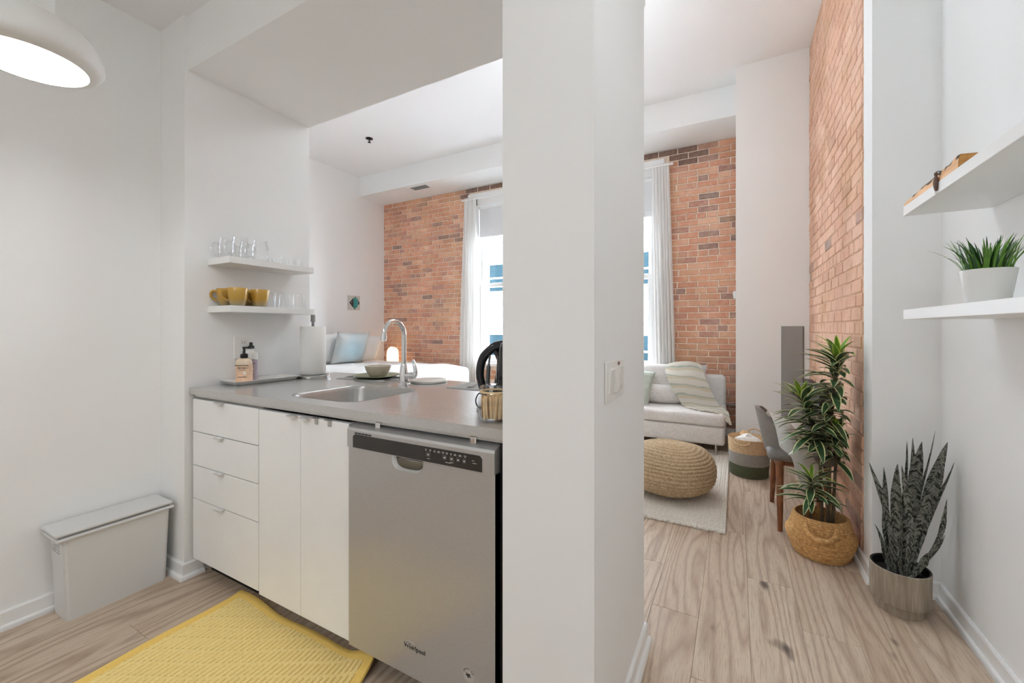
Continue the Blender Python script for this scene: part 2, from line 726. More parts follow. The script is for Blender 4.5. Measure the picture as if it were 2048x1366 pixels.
def patch(rows, nu=8, nv=8, thick=0.008, wave=0.0, seed=0):
    """smooth sheet through a grid of control points, with thickness and a UV map"""
    A = [spline(r, nu) for r in rows]
    cols = list(zip(*A))
    G = [spline(c, nv) for c in cols]
    nI, nJ = len(G), len(G[0])
    bm = bmesh.new()
    uvl = bm.loops.layers.uv.new('UVMap')
    vs = [[None] * nJ for _ in range(nI)]
    for i in range(nI):
        for j in range(nJ):
            p = G[i][j].copy()
            if wave:
                p += Vector((noise.noise(p * 9 + Vector((seed, 0, 0))), noise.noise(p * 9 + Vector((0, seed, 3))), noise.noise(p * 9 + Vector((5, 0, seed))))) * wave
            vs[i][j] = bm.verts.new(p)
    for i in range(nI - 1):
        for j in range(nJ - 1):
            f = bm.faces.new((vs[i][j], vs[i + 1][j], vs[i + 1][j + 1], vs[i][j + 1]))
            for lp, (a, b) in zip(f.loops, ((i, j), (i + 1, j), (i + 1, j + 1), (i, j + 1))):
                lp[uvl].uv = (a / (nI - 1), b / (nJ - 1))
    r = bmesh.ops.solidify(bm, geom=bm.faces[:], thickness=thick)
    return bm


def struct(name, bm, mat, parent=None, **kw):
    o = obj(name, bm, mat, parent, **kw)
    if parent is None:
        o['kind'] = 'structure'
    return o


def text(name, body, size, mat, parent, loc, rot, extrude=0.0004, align='CENTER', shear=0.0, spacing=1.0):
    cu = bpy.data.curves.new(name, 'FONT')
    cu.body = body
    cu.size = size
    cu.extrude = extrude
    cu.align_x = align
    cu.align_y = 'CENTER'
    cu.shear = shear
    cu.space_character = spacing
    cu.resolution_u = 2
    tmp = bpy.data.objects.new('tmp_text', cu)
    me = bpy.data.meshes.new_from_object(tmp)
    bpy.data.objects.remove(tmp)
    bpy.data.curves.remove(cu)
    me.name = name
    me.materials.clear()
    me.materials.append(M[mat])
    return link(name, me, parent, loc, rot)


# ------------------------------------------------------------------ constants of the place
XS, XL, YR0 = -2.3354, -2.5795, 0.9985      # shelf wall, kitchen outer wall, short return
XC0, XC1, YC0, YC1 = -0.574, -0.3115, 1.003, 1.634   # pier at the counter's end
XR, YRT = 0.7989, 2.5259                    # hall wall with shelves, its short return
XB, YB2 = 0.562, 2.672                      # stub and brick wall face
XQ, YQ = -0.006, 4.4076                     # boxed column at the back
XBL, YBK, YSF = -5.3875, 5.2656, 4.7096     # bedroom side wall, brick back wall, soffit front
ZB, ZK, ZT, ZS = 2.4523, 2.716, 3.6528, 3.3424       # beam underside, kitchen ceiling, high ceiling, soffit underside
YW = 1.661                                  # bedroom face of the kitchen bulkhead

# ------------------------------------------------------------------ shell
fl = struct('floor', box(-5.6, 1.05, -2.75, 5.5, -0.12, -0.012), 'dark_gap')
PW, PL, X00 = 0.1845, 1.22, 0.0456
pl_cache = {}


def plank(x0, x1, y0, y1):
    w, l = round(x1 - x0, 4), round(y1 - y0, 4)
    if (w, l) not in pl_cache:
        pl_cache[(w, l)] = to_mesh('plank', box(0.0003, w - 0.0003, 0.0003, l - 0.0003, -0.012, 0, 0.0012), 'oak_plank')
    link('plank', pl_cache[(w, l)], fl, (x0, y0, 0))


for k in range(-30, 5):
    x0, x1 = X00 + k * PW, X00 + (k + 1) * PW
    x0c, x1c = max(x0, -5.42), min(x1, 0.81)
    if x1c - x0c < 0.01:
        continue
    ylo = -2.5 if x1c > -2.62 else 1.62
    ph = {-2: 1.88, -1: 1.55, 0: 2.3, 1: 2.0, 2: 2.6}.get(k, 1.1 + (k * 0.437) % 1.22)
    y = ph - 4 * PL
    while y < 5.3:
        a, b = max(y, ylo), min(y + PL, 5.3)
        if b - a > 0.03:
            plank(x0c, x1c, a, b)
        y += PL

T = 0.15
struct('wall_left', box(XL - T, XL, -2.6, YR0, 0, ZT), 'wall_paint')
struct('wall_kitchen_end', box(-5.6, XS, YR0, YW, 0, ZT), 'wall_paint')
struct('wall_behind', box(XL - T, XR + T, -2.75, -2.6, 0, ZT), 'wall_paint')
struct('wall_right', box(XR, XR + T, -2.6, YRT, 0, ZT), 'wall_paint')
struct('wall_right_return', box(XB, XR + T, YRT, YB2, 0, ZT), 'wall_paint')
struct('wall_pier', box(XC0, XC1, YC0, YC1, 0, ZB), 'wall_paint')
struct('wall_bedroom', box(XBL - T, XBL, YW, YBK + 0.3, 0, ZT), 'wall_paint')
struct('wall_column', box(XQ, XB + 0.3, YQ, YBK + 0.05, 0, ZT), 'wall_paint')
struct('ceiling', box(-5.6, 1.05, YW - 0.02, 5.6, ZT, ZT + 0.12), 'ceiling_paint')
struct('ceiling_kitchen', box(XL - T, XR + T, -2.75, 1.03, ZK, ZK + 0.12), 'ceiling_paint')
struct('ceiling_beam', box(XS, XC1, 1.013, YW, ZB, ZT), 'wall_paint')
struct('ceiling_beam_hall', box(XC1, XR + T, 1.013, YW, ZK, ZT), 'wall_paint')
struct('ceiling_soffit', box(XBL, XQ, YSF, YBK + 0.02, ZS, ZT), 'wall_paint')


def baseboard(name, p0, p1, nrm, e0=0, e1=0, h=0.074):
    """board with a quarter-round shoe along the foot of a wall; nrm points into the room; e0/e1 = 1 at an outer corner, -1 at an inner one"""
    p0, p1, nrm = Vector((*p0, 0)), Vector((*p1, 0)), Vector((*nrm, 0))
    d = (p1 - p0).normalized()

    def run(prof):
        bm = bmesh.new()
        a = [bm.verts.new(p0 - d * (x * e0) + nrm * x + Vector((0, 0, z))) for x, z in prof]
        b = [bm.verts.new(p1 + d * (x * e1) + nrm * x + Vector((0, 0, z))) for x, z in prof]
        n = len(prof)
        for k in range(n):
            bm.faces.new((a[k], a[(k + 1) % n], b[(k + 1) % n], b[k]))
        bm.faces.new(a)
        bm.faces.new(b)
        return bm
    o = struct(name, run([(0, 0), (0.012, 0), (0.012, h - 0.006), (0.008, h), (0, h)]), 'trim_paint')
    obj('shoe_moulding', run([(0.012, 0), (0.027, 0), (0.0265, 0.006), (0.024, 0.013), (0.019, 0.018), (0.012, 0.02)]), 'trim_paint', o, smooth=True, angle=0.9)
    return o


baseboard('baseboard_left', (XL, -2.6), (XL, YR0), (1, 0), 0, -1)
baseboard('baseboard_left_return', (XL, YR0), (XS, YR0), (0, -1), -1, 1)
baseboard('baseboard_kitchen_end', (XS, YR0), (XS, 1.075), (1, 0), 1, 0)
baseboard('baseboard_pier', (XC1, YC0), (XC1, YC1), (1, 0), 1, 1)
baseboard('baseboard_pier_front', (XC0 + 0.03, YC0), (XC1, YC0), (0, -1), 0, 1)
baseboard('baseboard_pier_back', (XC0 + 0.01, YC1), (XC1, YC1), (0, 1), 0, 1)
baseboard('baseboard_right', (XR, -2.6), (XR, YRT), (-1, 0), 0, -1)
baseboard('baseboard_right_return', (XB, YRT), (XR, YRT), (0, -1), 1, -1)
baseboard('baseboard_stub', (XB, YRT), (XB, YQ), (-1, 0), 1, -1)
baseboard('baseboard_column', (XQ, YQ), (XB, YQ), (0, -1), 1, -1)
baseboard('baseboard_column_side', (XQ, YQ), (XQ, YBK), (-1, 0), 1, -1)
baseboard('baseboard_back', (XBL, YBK), (XQ, YBK), (0, -1), -1, -1)
baseboard('baseboard_bedroom', (XBL, YW), (XBL, YBK), (1, 0), 0, -1)

# ------------------------------------------------------------------ brick walls
CH, BH, BL, BHD = 0.0725, 0.0610, 0.206, 0.098


def brick_mesh(w, h, d, seed, mat):
    """brick whose worn front lies at y=-d, body back to y=0; chamfered and slightly uneven"""
    r = random.Random(seed)
    bm = bmesh.new()
    c = 0.004
    j = lambda s=0.0022: r.uniform(-s, s)
    back = [bm.verts.new((x, 0, z)) for x, z in ((0, 0), (w, 0), (w, h), (0, h))]
    mid = [bm.verts.new((x + j(), -d + c + j(0.001), z + j())) for x, z in ((0, 0), (w, 0), (w, h), (0, h))]
    fr = [bm.verts.new((x + j(), -d + j(0.0015), z + j())) for x, z in ((c, c), (w - c, c), (w - c, h - c), (c, h - c))]
    for A, B in ((back, mid), (mid, fr)):
        for k in range(4):
            bm.faces.new((A[k], A[(k + 1) % 4], B[(k + 1) % 4], B[k]))
    bm.faces.new(fr)
    return bm


def brick_wall(parent, length, z0, z1, frame, mats, holes, viewer, pick=300, seed=1, depth=(0.005, 0.011), gap=0.012, tall=0.0, soot=None):
    """frame: 4x4 matrix of the wall face (x along, -y out of the wall, z up)"""
    rnd = random.Random(seed)
    spots = []
    nrow = int((z1 - z0) / CH) + 1
    for i in range(nrow):
        z = z0 + i * CH
        hh = min(BH + tall, z1 - z - 0.004)
        if hh < 0.02:
            continue
        header = (i % 6 == 3)
        step = (BHD if header else BL) + 0.012
        x = -step * (0.5 if i % 2 else 0.0) - rnd.uniform(0, 0.03)
        while x < length:
            w = step - gap + rnd.uniform(-0.004, 0.004)
            a, b = max(x, 0.002), min(x + w, length - 0.002)
            segs = [(a, b)]
            for (hx0, hx1, hz0, hz1) in holes:
                if z + hh > hz0 and z < hz1:
                    ns = []
                    for p, q in segs:
                        if q <= hx0 or p >= hx1:
                            ns.append((p, q))
                        else:
                            if hx0 - p > 0.03:
                                ns.append((p, hx0 - 0.003))
                            if q - hx1 > 0.03:
                                ns.append((hx1 + 0.003, q))
                    segs = ns
            for p, q in segs:
                if q - p > 0.025:
                    spots.append((p, q - p, z + 0.005, hh))
            x += step
    spots.sort(key=lambda s: ((frame @ Vector((s[0] + s[1] / 2, 0, s[2]))) - viewer).length)
    cache = {}
    rot = frame.to_euler()
    rest = bmesh.new()
    for k, (x, w, z, h) in enumerate(spots):
        wq = round(w / 0.012) * 0.012 if abs(w - BL) > 0.01 and abs(w - BHD) > 0.01 else (BL if abs(w - BL) < 0.02 else BHD)
        d = rnd.uniform(*depth)
        if k < pick:
            var = rnd.randrange(4)
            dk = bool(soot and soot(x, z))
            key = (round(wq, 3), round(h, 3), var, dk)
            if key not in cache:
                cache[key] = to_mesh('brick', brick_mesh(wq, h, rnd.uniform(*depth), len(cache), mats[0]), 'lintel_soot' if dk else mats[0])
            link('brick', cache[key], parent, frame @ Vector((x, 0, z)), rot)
        else:
            b = brick_mesh(w, h, d, k, mats[1])
            off = frame @ Matrix.Translation((x, 0, z))
            vm = {v: rest.verts.new(off @ v.co) for v in b.verts}
            for f in b.faces:
                nf = rest.faces.new([vm[v] for v in f.verts])
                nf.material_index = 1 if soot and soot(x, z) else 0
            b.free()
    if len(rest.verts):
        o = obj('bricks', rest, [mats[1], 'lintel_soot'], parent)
        o['kind'] = 'stuff'


# back wall: mortar body with two window openings
W1, W2 = (-3.50, -2.30), (-2.10, -0.86)
WZ0, WZ1 = 0.70, 3.22
bm = bmesh.new()
for (a, b, z0, z1) in ((XBL - T, W1[0], 0, ZT), (W1[1], W2[0], 0, ZT), (W2[1], XQ, 0, ZT), (W1[0], W1[1], 0, WZ0), (W1[0], W1[1], WZ1, ZT), (W2[0], W2[1], 0, WZ0), (W2[0], W2[1], WZ1, ZT)):
    abox(bm, a, b, YBK, YBK + 0.34, z0, z1)
wb = struct('wall_back', bm, 'mortar')
eye = Vector((0, 0, 1.2))
fr = Matrix.Translation((XBL, YBK, 0))
brick_wall(wb, XQ - XBL, 0.085, ZS, fr, ('brick_red', 'brick_red_many'),
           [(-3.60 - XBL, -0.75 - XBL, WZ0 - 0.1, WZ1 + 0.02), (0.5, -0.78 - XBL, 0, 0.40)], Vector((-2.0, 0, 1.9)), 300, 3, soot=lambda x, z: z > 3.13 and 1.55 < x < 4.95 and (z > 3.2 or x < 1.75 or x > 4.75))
bm = bmesh.new()
abox(bm, XB, XB + 0.3, YB2, YQ, 0, ZT)
wr = struct('wall_brick_right', bm, 'mortar_brown')
fr = Matrix.Translation((XB, YQ, 0)) @ Matrix.Rotation(-PI / 2, 4, 'Z')
brick_wall(wr, YQ - YB2, 0.08, ZT, fr, ('brick_pale', 'brick_pale_many'), [], Vector((0, 1.2, 1.7)), 300, 5, (0.003, 0.0075), 0.008, 0.004)


# ------------------------------------------------------------------ windows
def window(name, x0, x1):
    f = bmesh.new()
    z0, z1 = WZ0, WZ1
    y0 = YBK - 0.035
    # casing
    abox(f, x0 - 0.10, x0, y0, YBK + 0.02, z0 - 0.02, z1 - 0.06, 0.004)
    abox(f, x1, x1 + 0.10, y0, YBK + 0.02, z0 - 0.02, z1 - 0.06, 0.004)
    abox(f, x0 - 0.10, x1 + 0.10, y0 - 0.01, YBK + 0.02, z1 - 0.06, z1 + 0.02, 0.004)
    w = struct(name, f, 'trim_paint')
    g = bmesh.new()
    for (a, b, c, d) in ((x0, x0 + 0.05, z0, z1), (x1 - 0.05, x1, z0, z1), (x0, x1, z1 - 0.16, z1), (x0, x1, z0, z0 + 0.04)):
        abox(g, a, b, YBK - 0.02, YBK + 0.34, c, d)
    obj('window_jamb', g, 'trim_paint', w)
    obj('window_sill', box(x0 - 0.10, x1 + 0.10, YBK - 0.09, YBK + 0.10, z0 - 0.05, z0, 0.006), 'trim_paint', w)
    zm = 1.86
    for nm, ys, za, zb in (('upper_sash', YBK + 0.12, zm - 0.03, z1 - 0.16), ('lower_sash', YBK + 0.07, z0 + 0.04, zm + 0.03)):
        g = bmesh.new()
        a, b = x0 + 0.05, x1 - 0.05
        s = 0.06
        for (p, q, c, d) in ((a, a + s, za, zb), (b - s, b, za, zb), (a + s, b - s, zb - s, zb), (a + s, b - s, za, za + s)):
            abox(g, p, q, ys, ys + 0.045, c, d, 0.004)
        sa = obj(nm, g, 'trim_paint', w)
        obj('pane', box(a + s, b - s, ys + 0.02, ys + 0.024, za + s, zb - s), 'window_glass', sa)
    sh = obj('roller_shade', box(x0 + 0.055, x1 - 0.055, YBK + 0.045, YBK + 0.048, 2.60, z1 - 0.19), 'shade_fabric', w)
    obj('shade_bar', box(x0 + 0.055, x1 - 0.055, YBK + 0.04, YBK + 0.053, 2.585, 2.60), 'trim_paint', sh)
    obj('shade_roller', tube([(x0 + 0.055, YBK + 0.047, z1 - 0.185), (x1 - 0.055, YBK + 0.047, z1 - 0.185)], 0.02, 12), 'trim_paint', sh, smooth=True)
    return w


window('window_1', *W1)
window('window_2', *W2)


def curtain(label, x0t, x1t, x0b, x1b, ztop, zbot, y, folds, lab_rod, rod, seed):
    c = thing('curtain', label, 'curtain', (0, 0, 0), group='white curtains at the back windows')
    nU, nV = folds * 10, 24
    bm = bmesh.new()
    g = []
    for i in range(nU + 1):
        u = i / nU
        row = []
        for j in range(nV + 1):
            v = j / nV
            x = (x0t + (x1t - x0t) * u) * (1 - v) + (x0b + (x1b - x0b) * u) * v
            amp = 0.018 + 0.026 * v
            ph = u * folds * 2 * PI + seed + 0.5 * math.sin(v * 2.2 + u * 5 + seed)
            yy = y + amp * math.sin(ph) + 0.012 * math.sin(3.1 * u * folds + 6 * v)
            if v < 0.06:
                yy = y + (yy - y) * (0.45 + v * 9)
            row.append(bm.verts.new((x + 0.006 * math.cos(ph), yy, ztop + (zbot - ztop) * v)))
        g.append(row)
    for i in range(nU):
        for j in range(nV):
            bm.faces.new((g[i][j], g[i + 1][j], g[i + 1][j + 1], g[i][j + 1]))
    obj('cloth', bm, 'curtain_white', c, smooth=True, angle=1.2)
    return c


curtain('white curtain gathered between the bed and the window', -3.62, -3.40, -3.72, -3.36, 3.16, 0.04, 5.14, 6, '', None, 0.4)
curtain('white curtain hanging behind the sofa beside the bare brick', -0.89, -0.69, -0.83, -0.60, 3.15, 0.04, 5.14, 6, '', None, 2.1)
rd = thing('curtain_rod', 'white curtain rod across the top of both tall windows', 'curtain rod', (0, 0, 0))
obj('rod', tube([(-3.63, 5.125, 3.125), (-0.67, 5.125, 3.125)], 0.011, 12), 'trim_paint', rd, smooth=True)
for x in (-3.64, -0.66):
    obj('finial', lathe([(0, -0.016), (0.012, -0.012), (0.018, 0), (0.012, 0.012), (0, 0.016)], 16), 'trim_paint', rd, (x, 5.125, 3.125), smooth=True)
for x in (-3.60, -2.21, -0.72):
    obj('bracket', box(x - 0.008, x + 0.008, 5.115, YBK - 0.03, 3.112, 3.135), 'trim_paint', rd)

# ------------------------------------------------------------------ neighbour building outside
bd = thing('building', 'pale office building with blue glass strips beyond the windows', 'building', (-6, 15, 0))
obj('wall', box(-14, 12, 0, 4, -8, 14), 'facade_white', bd)
for zi, z in enumerate((-2.5, 0.42, 3.34, 6.26)):
    for k in range(20):
        x = -13.6 + k * 1.28
        w = obj('window', box(x, x + 1.2, -0.08, 0.02, z - 0.62, z + 0.62), 'facade_grey', bd)
        for q in range(2):
            obj('pane', box(x + 0.05, x + 1.15, -0.1, -0.05, z - 0.57 + q * 0.58, z - 0.06 + q * 0.6), 'facade_glass', w)
    obj('ledge', box(-14, 12, -0.12, 0, z - 0.8, z - 0.72), 'facade_grey', bd)
    obj('trim_line', box(-14, 12, -0.02, 0, z - 1.12, z - 1.09), 'orange_line', bd)

struct('ground', box(-60, 60, 5.8, 60, -9.2, -9.0), 'facade_grey')

# ------------------------------------------------------------------ kitchen run
ZC = 0.915
CF, CBK = 1.016, 1.848   # counter front and back
SX0, SX1, SY0, SY1 = -1.715, -1.30, 1.105, 1.50


def rrect(x0, x1, y0, y1, r, n=6):
    out = []
    for cx, cy, a0 in ((x1 - r, y1 - r, 0), (x0 + r, y1 - r, PI / 2), (x0 + r, y0 + r, PI), (x1 - r, y0 + r, 1.5 * PI)):
        for k in range(n + 1):
            a = a0 + PI / 2 * k / n
            out.append((cx + r * math.cos(a), cy + r * math.sin(a)))
    return out


ct = thing('countertop', 'brushed stainless steel countertop with sunken sink over white cabinets', 'countertop', (0, 0, 0))
bm = bmesh.new()
X0, X1 = XS + 0.004, XC0 - 0.004
hole = rrect(SX0, SX1, SY0, SY1, 0.075)
outer = [(X0, CF), (X1, CF), (X1, CBK), (X0, CBK)]
ov = [bm.verts.new((x, y, ZC)) for x, y in outer]
hv = [bm.verts.new((x, y, ZC)) for x, y in hole]
es = [bm.edges.new((ov[k], ov[(k + 1) % 4])) for k in range(4)] + [bm.edges.new((hv[k], hv[(k + 1) % len(hv)])) for k in range(len(hv))]
bmesh.ops.triangle_fill(bm, edges=es, use_beauty=True)
bad = [f for f in bm.faces if SX0 + 0.01 < f.calc_center_median().x < SX1 - 0.01 and SY0 + 0.01 < f.calc_center_median().y < SY1 - 0.01 and all(v in hv for v in f.verts)]
if bad:
    bmesh.ops.delete(bm, geom=bad, context='FACES')
lo = [bm.verts.new((x, y, ZC - 0.03)) for x, y in outer]
lo2 = [bm.verts.new((x + (0.02 if k in (0, 3) else -0.0), y + (0.015 if k in (0, 1) else -0.015), ZC - 0.03)) for k, (x, y) in enumerate(outer)]
lo3 = [bm.verts.new((v.co.x, v.co.y, ZC - 0.043)) for v in lo2]
for A, B in ((ov, lo), (lo, lo2), (lo2, lo3)):
    for k in range(4):
        bm.faces.new((A[k], A[(k + 1) % 4], B[(k + 1) % 4], B[k]))
obj('worktop', bm, 'steel_top', ct)
bm = bmesh.new()
rings = []
for ins, dz in ((-0.004, 0.0006), (0.0, 0.0), (0.006, -0.006), (0.010, -0.02), (0.020, -0.15), (0.035, -0.168), (0.06, -0.175)):
    rings.append([bm.verts.new((x, y, ZC + dz)) for x, y in rrect(SX0 + ins, SX1 - ins, SY0 + ins, SY1 - ins, max(0.02, 0.075 - ins * 0.5))])
for A, B in zip(rings, rings[1:]):
    n = len(A)
    for k in range(n):
        bm.faces.new((A[k], A[(k + 1) % n], B[(k + 1) % n], B[k]))
bm.faces.new(rings[-1])
sk = obj('sink_basin', bm, 'steel_sink', ct, smooth=True, angle=1.0)
obj('drain', lathe([(0, 0.001), (0.02, 0.001), (0.036, 0.004), (0.04, 0)], 24), 'chrome', sk, ((SX0 + SX1) / 2, 1.33, ZC - 0.175), smooth=True)
for x in (-1.075, -0.685):
    obj('clip', box(x - 0.011, x + 0.011, CF + 0.002, CF + 0.02, ZC - 0.055, ZC - 0.031, 0.003), 'chrome', ct)

# drawer cabinet
ZD = [0.866, 0.708, 0.547, 0.385, 0.095]
dc = thing('drawer_cabinet', 'white base cabinet with four flat drawers beside the shelf wall', 'cabinet', (-2.035, 1.3, 0))
o = dc.location
obj('body', box(-2.303 - o.x, -1.768 - o.x, 1.042 - o.y, 1.66 - o.y, 0.10, 0.868), 'cabinet_inner', dc)
obj('plinth', box(-2.303 - o.x, -1.768 - o.x, 1.10 - o.y, 1.12 - o.y, 0.0, 0.10), 'dark_gap', dc)
for k in range(4):
    d = obj('drawer', box(-2.303 - o.x, -1.768 - o.x, 1.02 - o.y, 1.041 - o.y, ZD[k + 1] + 0.002, ZD[k] - 0.002, 0.0012), 'white_lacquer', dc)
    bm = box(-0.028, 0.028, -0.020, 0.002, -0.0015, 0.0005, 0.0005)
    abox(bm, -0.028, 0.028, -0.020, -0.018, -0.007, 0.0)
    obj('edge_pull', bm, 'pull_alu', d, (-2.055 - o.x, 1.02 - o.y, ZD[k] + 0.0005))
# sink cabinet with two doors
sb = thing('sink_cabinet', 'white base cabinet with two tall flat doors under the sink', 'cabinet', (-1.49, 1.3, 0))
o = sb.location
bm = bmesh.new()
abox(bm, -1.763 - o.x, -1.745 - o.x, 1.042 - o.y, 1.66 - o.y, 0.10, 0.862)
abox(bm, -1.234 - o.x, -1.216 - o.x, 1.042 - o.y, 1.66 - o.y, 0.10, 0.862)
abox(bm, -1.745 - o.x, -1.234 - o.x, 1.042 - o.y, 1.66 - o.y, 0.10, 0.118)
abox(bm, -1.745 - o.x, -1.234 - o.x, 1.64 - o.y, 1.66 - o.y, 0.118, 0.862)
obj('body', bm, 'cabinet_inner', sb)
obj('plinth', box(-1.763 - o.x, -1.216 - o.x, 1.10 - o.y, 1.12 - o.y, 0.0, 0.10), 'dark_gap', sb)
for (a, b, hx) in ((-1.763, -1.489, -1.527), (-1.487, -1.216, -1.448)):
    d = obj('door', box(a - o.x, b - o.x, 1.02 - o.y, 1.041 - o.y, 0.086, 0.862, 0.0012), 'white_lacquer', sb)
    bm = box(-0.024, 0.024, -0.020, 0.002, -0.0015, 0.0005, 0.0005)
    abox(bm, -0.024, 0.024, -0.020, -0.018, -0.007, 0.0)
    obj('edge_pull', bm, 'pull_alu', d, (hx - o.x, 1.02 - o.y, 0.8625))
    if hx > -1.5:
        for x in (-1.392, -1.318):
            bm = box(-0.009, 0.009, -0.003, 0.0, -0.022, 0.003, 0.002)
            abox(bm, -0.018, 0.012, -0.012, 0.002, 0.001, 0.003)
            lathe([(0, 0), (0.003, 0), (0.003, 0.001)], 8, bm, (0, 0, 0))
            br = obj('hook', bm, 'steel_base', d, (x - o.x, 1.02 - o.y, 0.8625))
# back panel of the peninsula, seen from the bedroom
struct('wall_peninsula', box(XS + 0.004, XC0 - 0.004, 1.662, 1.70, 0, 0.868), 'wall_paint')

# dishwasher
dw = thing('dishwasher', 'stainless steel dishwasher with dark control strip and pocket handle', 'dishwasher', (-0.9, 1.3, 0))
o = dw.location
L, R_ = -1.199, -0.600
obj('body', box(L + 0.006 - o.x, R_ + 0.02 - o.x, 1.045 - o.y, 1.62 - o.y, 0.10, 0.842), 'black_plastic', dw)
obj('kickplate', box(L - o.x, R_ + 0.02 - o.x, 1.10 - o.y, 1.12 - o.y, 0.004, 0.10), 'black_plastic', dw)
# door skin with a handle pocket cut out
HX0, HX1, HZ0, HZ1 = -0.995, -0.862, 0.742, 0.789
bm = bmesh.new()
uvl = bm.loops.layers.uv.new('UVMap')
yd = 1.006 - o.y
zt, zb_ = 0.789, 0.091


def quad(bm, uvl, pts):
    vs = [bm.verts.new(p) for p in pts]
    f = bm.faces.new(vs)
    for lp in f.loops:
        lp[uvl].uv = (lp.vert.co.x, lp.vert.co.z)


nseg = 16
pk = []
for k in range(nseg + 1):
    a = PI + PI * k / nseg
    cx, hw = (HX0 + HX1) / 2, (HX1 - HX0) / 2
    sx = math.copysign(abs(math.cos(a)) ** 0.5, math.cos(a))
    sz = -abs(math.sin(a)) ** 0.6
    pk.append((cx + hw * sx - o.x, zt + (HZ1 - HZ0) * sz))
quad(bm, uvl, [(L - o.x, yd, zb_), (pk[0][0], yd, zb_), (pk[0][0], yd, zt), (L - o.x, yd, zt)])
quad(bm, uvl, [(pk[-1][0], yd, zb_), (R_ - o.x, yd, zb_), (R_ - o.x, yd, zt), (pk[-1][0], yd, zt)])
for (xa, za), (xb, zb2) in zip(pk, pk[1:]):
    quad(bm, uvl, [(xa, yd, zb_), (xb, yd, zb_), (xb, yd, zb2), (xa, yd, za)])
for pts in ([(R_ - o.x, yd, zb_), (R_ - o.x, yd + 0.04, zb_), (R_ - o.x, yd + 0.04, zt), (R_ - o.x, yd, zt)],
            [(L - o.x, yd, zb_), (L - o.x, yd + 0.04, zb_), (L - o.x, yd + 0.04, zt), (L - o.x, yd, zt)],
            [(L - o.x, yd, zb_), (L - o.x, yd + 0.04, zb_), (R_ - o.x, yd + 0.04, zb_), (R_ - o.x, yd, zb_)]):
    quad(bm, uvl, pts)
bmesh.ops.remove_doubles(bm, verts=bm.verts[:], dist=1e-5)
obj('door', bm, 'steel_door', dw)
bm = bmesh.new()
A = [bm.verts.new((x, yd - 0.001, z)) for x, z in pk]
Bv = [bm.verts.new((x + (0.008 if k < nseg / 2 else -0.008), yd + 0.012, z + 0.004)) for k, (x, z) in enumerate(pk)]
Cv = [bm.verts.new((x * 0.86 + 0.14 * ((HX0 + HX1) / 2 - o.x), yd + 0.036, zt - (zt - z) * 0.45)) for x, z in pk]
for mi_, P, Q in ((0, A, Bv), (1, Bv, Cv)):
    for k in range(nseg):
        f = bm.faces.new((P[k], P[k + 1], Q[k + 1], Q[k]))
        f.material_index = mi_
f = bm.faces.new(Cv)
f.material_index = 2  # shade inside the pocket put into the dark colour of its back
obj('handle_pocket', bm, ['pull_alu', 'steel_base', 'dw_dark_panel'], dw, smooth=True, angle=1.2)
# control fascia
bm = bmesh.new()
prof = [(1.000, 0.788), (1.000, 0.848), (1.004, 0.856), (1.010, 0.858), (1.044, 0.868), (1.044, 0.788)]
a = [bm.verts.new((L - 0.001 - o.x, y - o.y, z)) for y, z in prof]
b = [bm.verts.new((R_ + 0.001 - o.x, y - o.y, z)) for y, z in prof]
for k in range(6):
    bm.faces.new((a[k], a[(k + 1) % 6], b[(k + 1) % 6], b[k]))
bm.faces.new(a)
bm.faces.new(b)
fa = obj('fascia', bm, 'steel_panel', dw)
bm = bmesh.new()
pts = [(-1.170, 0.790), (-0.640, 0.790), (-0.640, 0.828), (-0.648, 0.836), (-1.160, 0.836), (-1.170, 0.828)]
fv = [bm.verts.new((x - o.x, 0.9985 - o.y, z)) for x, z in pts]
bv = [bm.verts.new((x - o.x, 1.001 - o.y, z)) for x, z in pts]
bm.faces.new(fv)
for k in range(6):
    bm.faces.new((fv[k], fv[(k + 1) % 6], bv[(k + 1) % 6], bv[k]))
cp = obj('control_strip', bm, 'dw_dark_panel', dw)
for k in range(5):
    x = -1.160 + k * 0.0165
    obj('vent_slot', box(x - o.x, x + 0.011 - o.x, 0.9975 - o.y, 1.001 - o.y, 0.8385, 0.8425), 'black_plastic', fa)
for x, w in ((-0.835, 0.02), (-0.772, 0.018), (-0.746, 0.018), (-0.722, 0.014), (-0.700, 0.014)):
    bt = obj('button', box(x - w / 2 - o.x, x + w / 2 - o.x, 0.9970 - o.y, 0.999 - o.y, 0.806, 0.820, 0.0008), 'dw_button', cp)
    obj('button_mark', box(x - 0.003 - o.x, x + 0.003 - o.x, 0.9968 - o.y, 0.9972 - o.y, 0.811, 0.815), 'dw_print', bt)
bm = bmesh.new()
rr = random.Random(4)
for k, x in enumerate((-0.845, -0.828, -0.811, -0.795, -0.779, -0.764, -0.749, -0.734, -0.716, -0.698)):
    for q in range(2):
        w = rr.uniform(0.005, 0.011)
        abox(bm, x - w / 2 - o.x, x + w / 2 - o.x, 0.9980 - o.y, 0.9986 - o.y, 0.8275 - q * 0.0035, 0.829 - q * 0.0035)
for (x, z, w) in ((-0.835, 0.800, 0.012), (-0.760, 0.7985, 0.02), (-0.746, 0.801, 0.012), (-0.670, 0.818, 0.008), (-0.665, 0.811, 0.014)):
    abox(bm, x - w / 2 - o.x, x + w / 2 - o.x, 0.9980 - o.y, 0.9986 - o.y, z, z + 0.0015)
pr = obj('printed_legend', bm, 'dw_print', cp)
pr['kind'] = 'stuff'
text('logo', 'Whirlpool', 0.021, 'sticker_ink', dw, (-0.897 - o.x, yd - 0.0006, 0.186), (PI / 2, 0, 0), 0.0006)
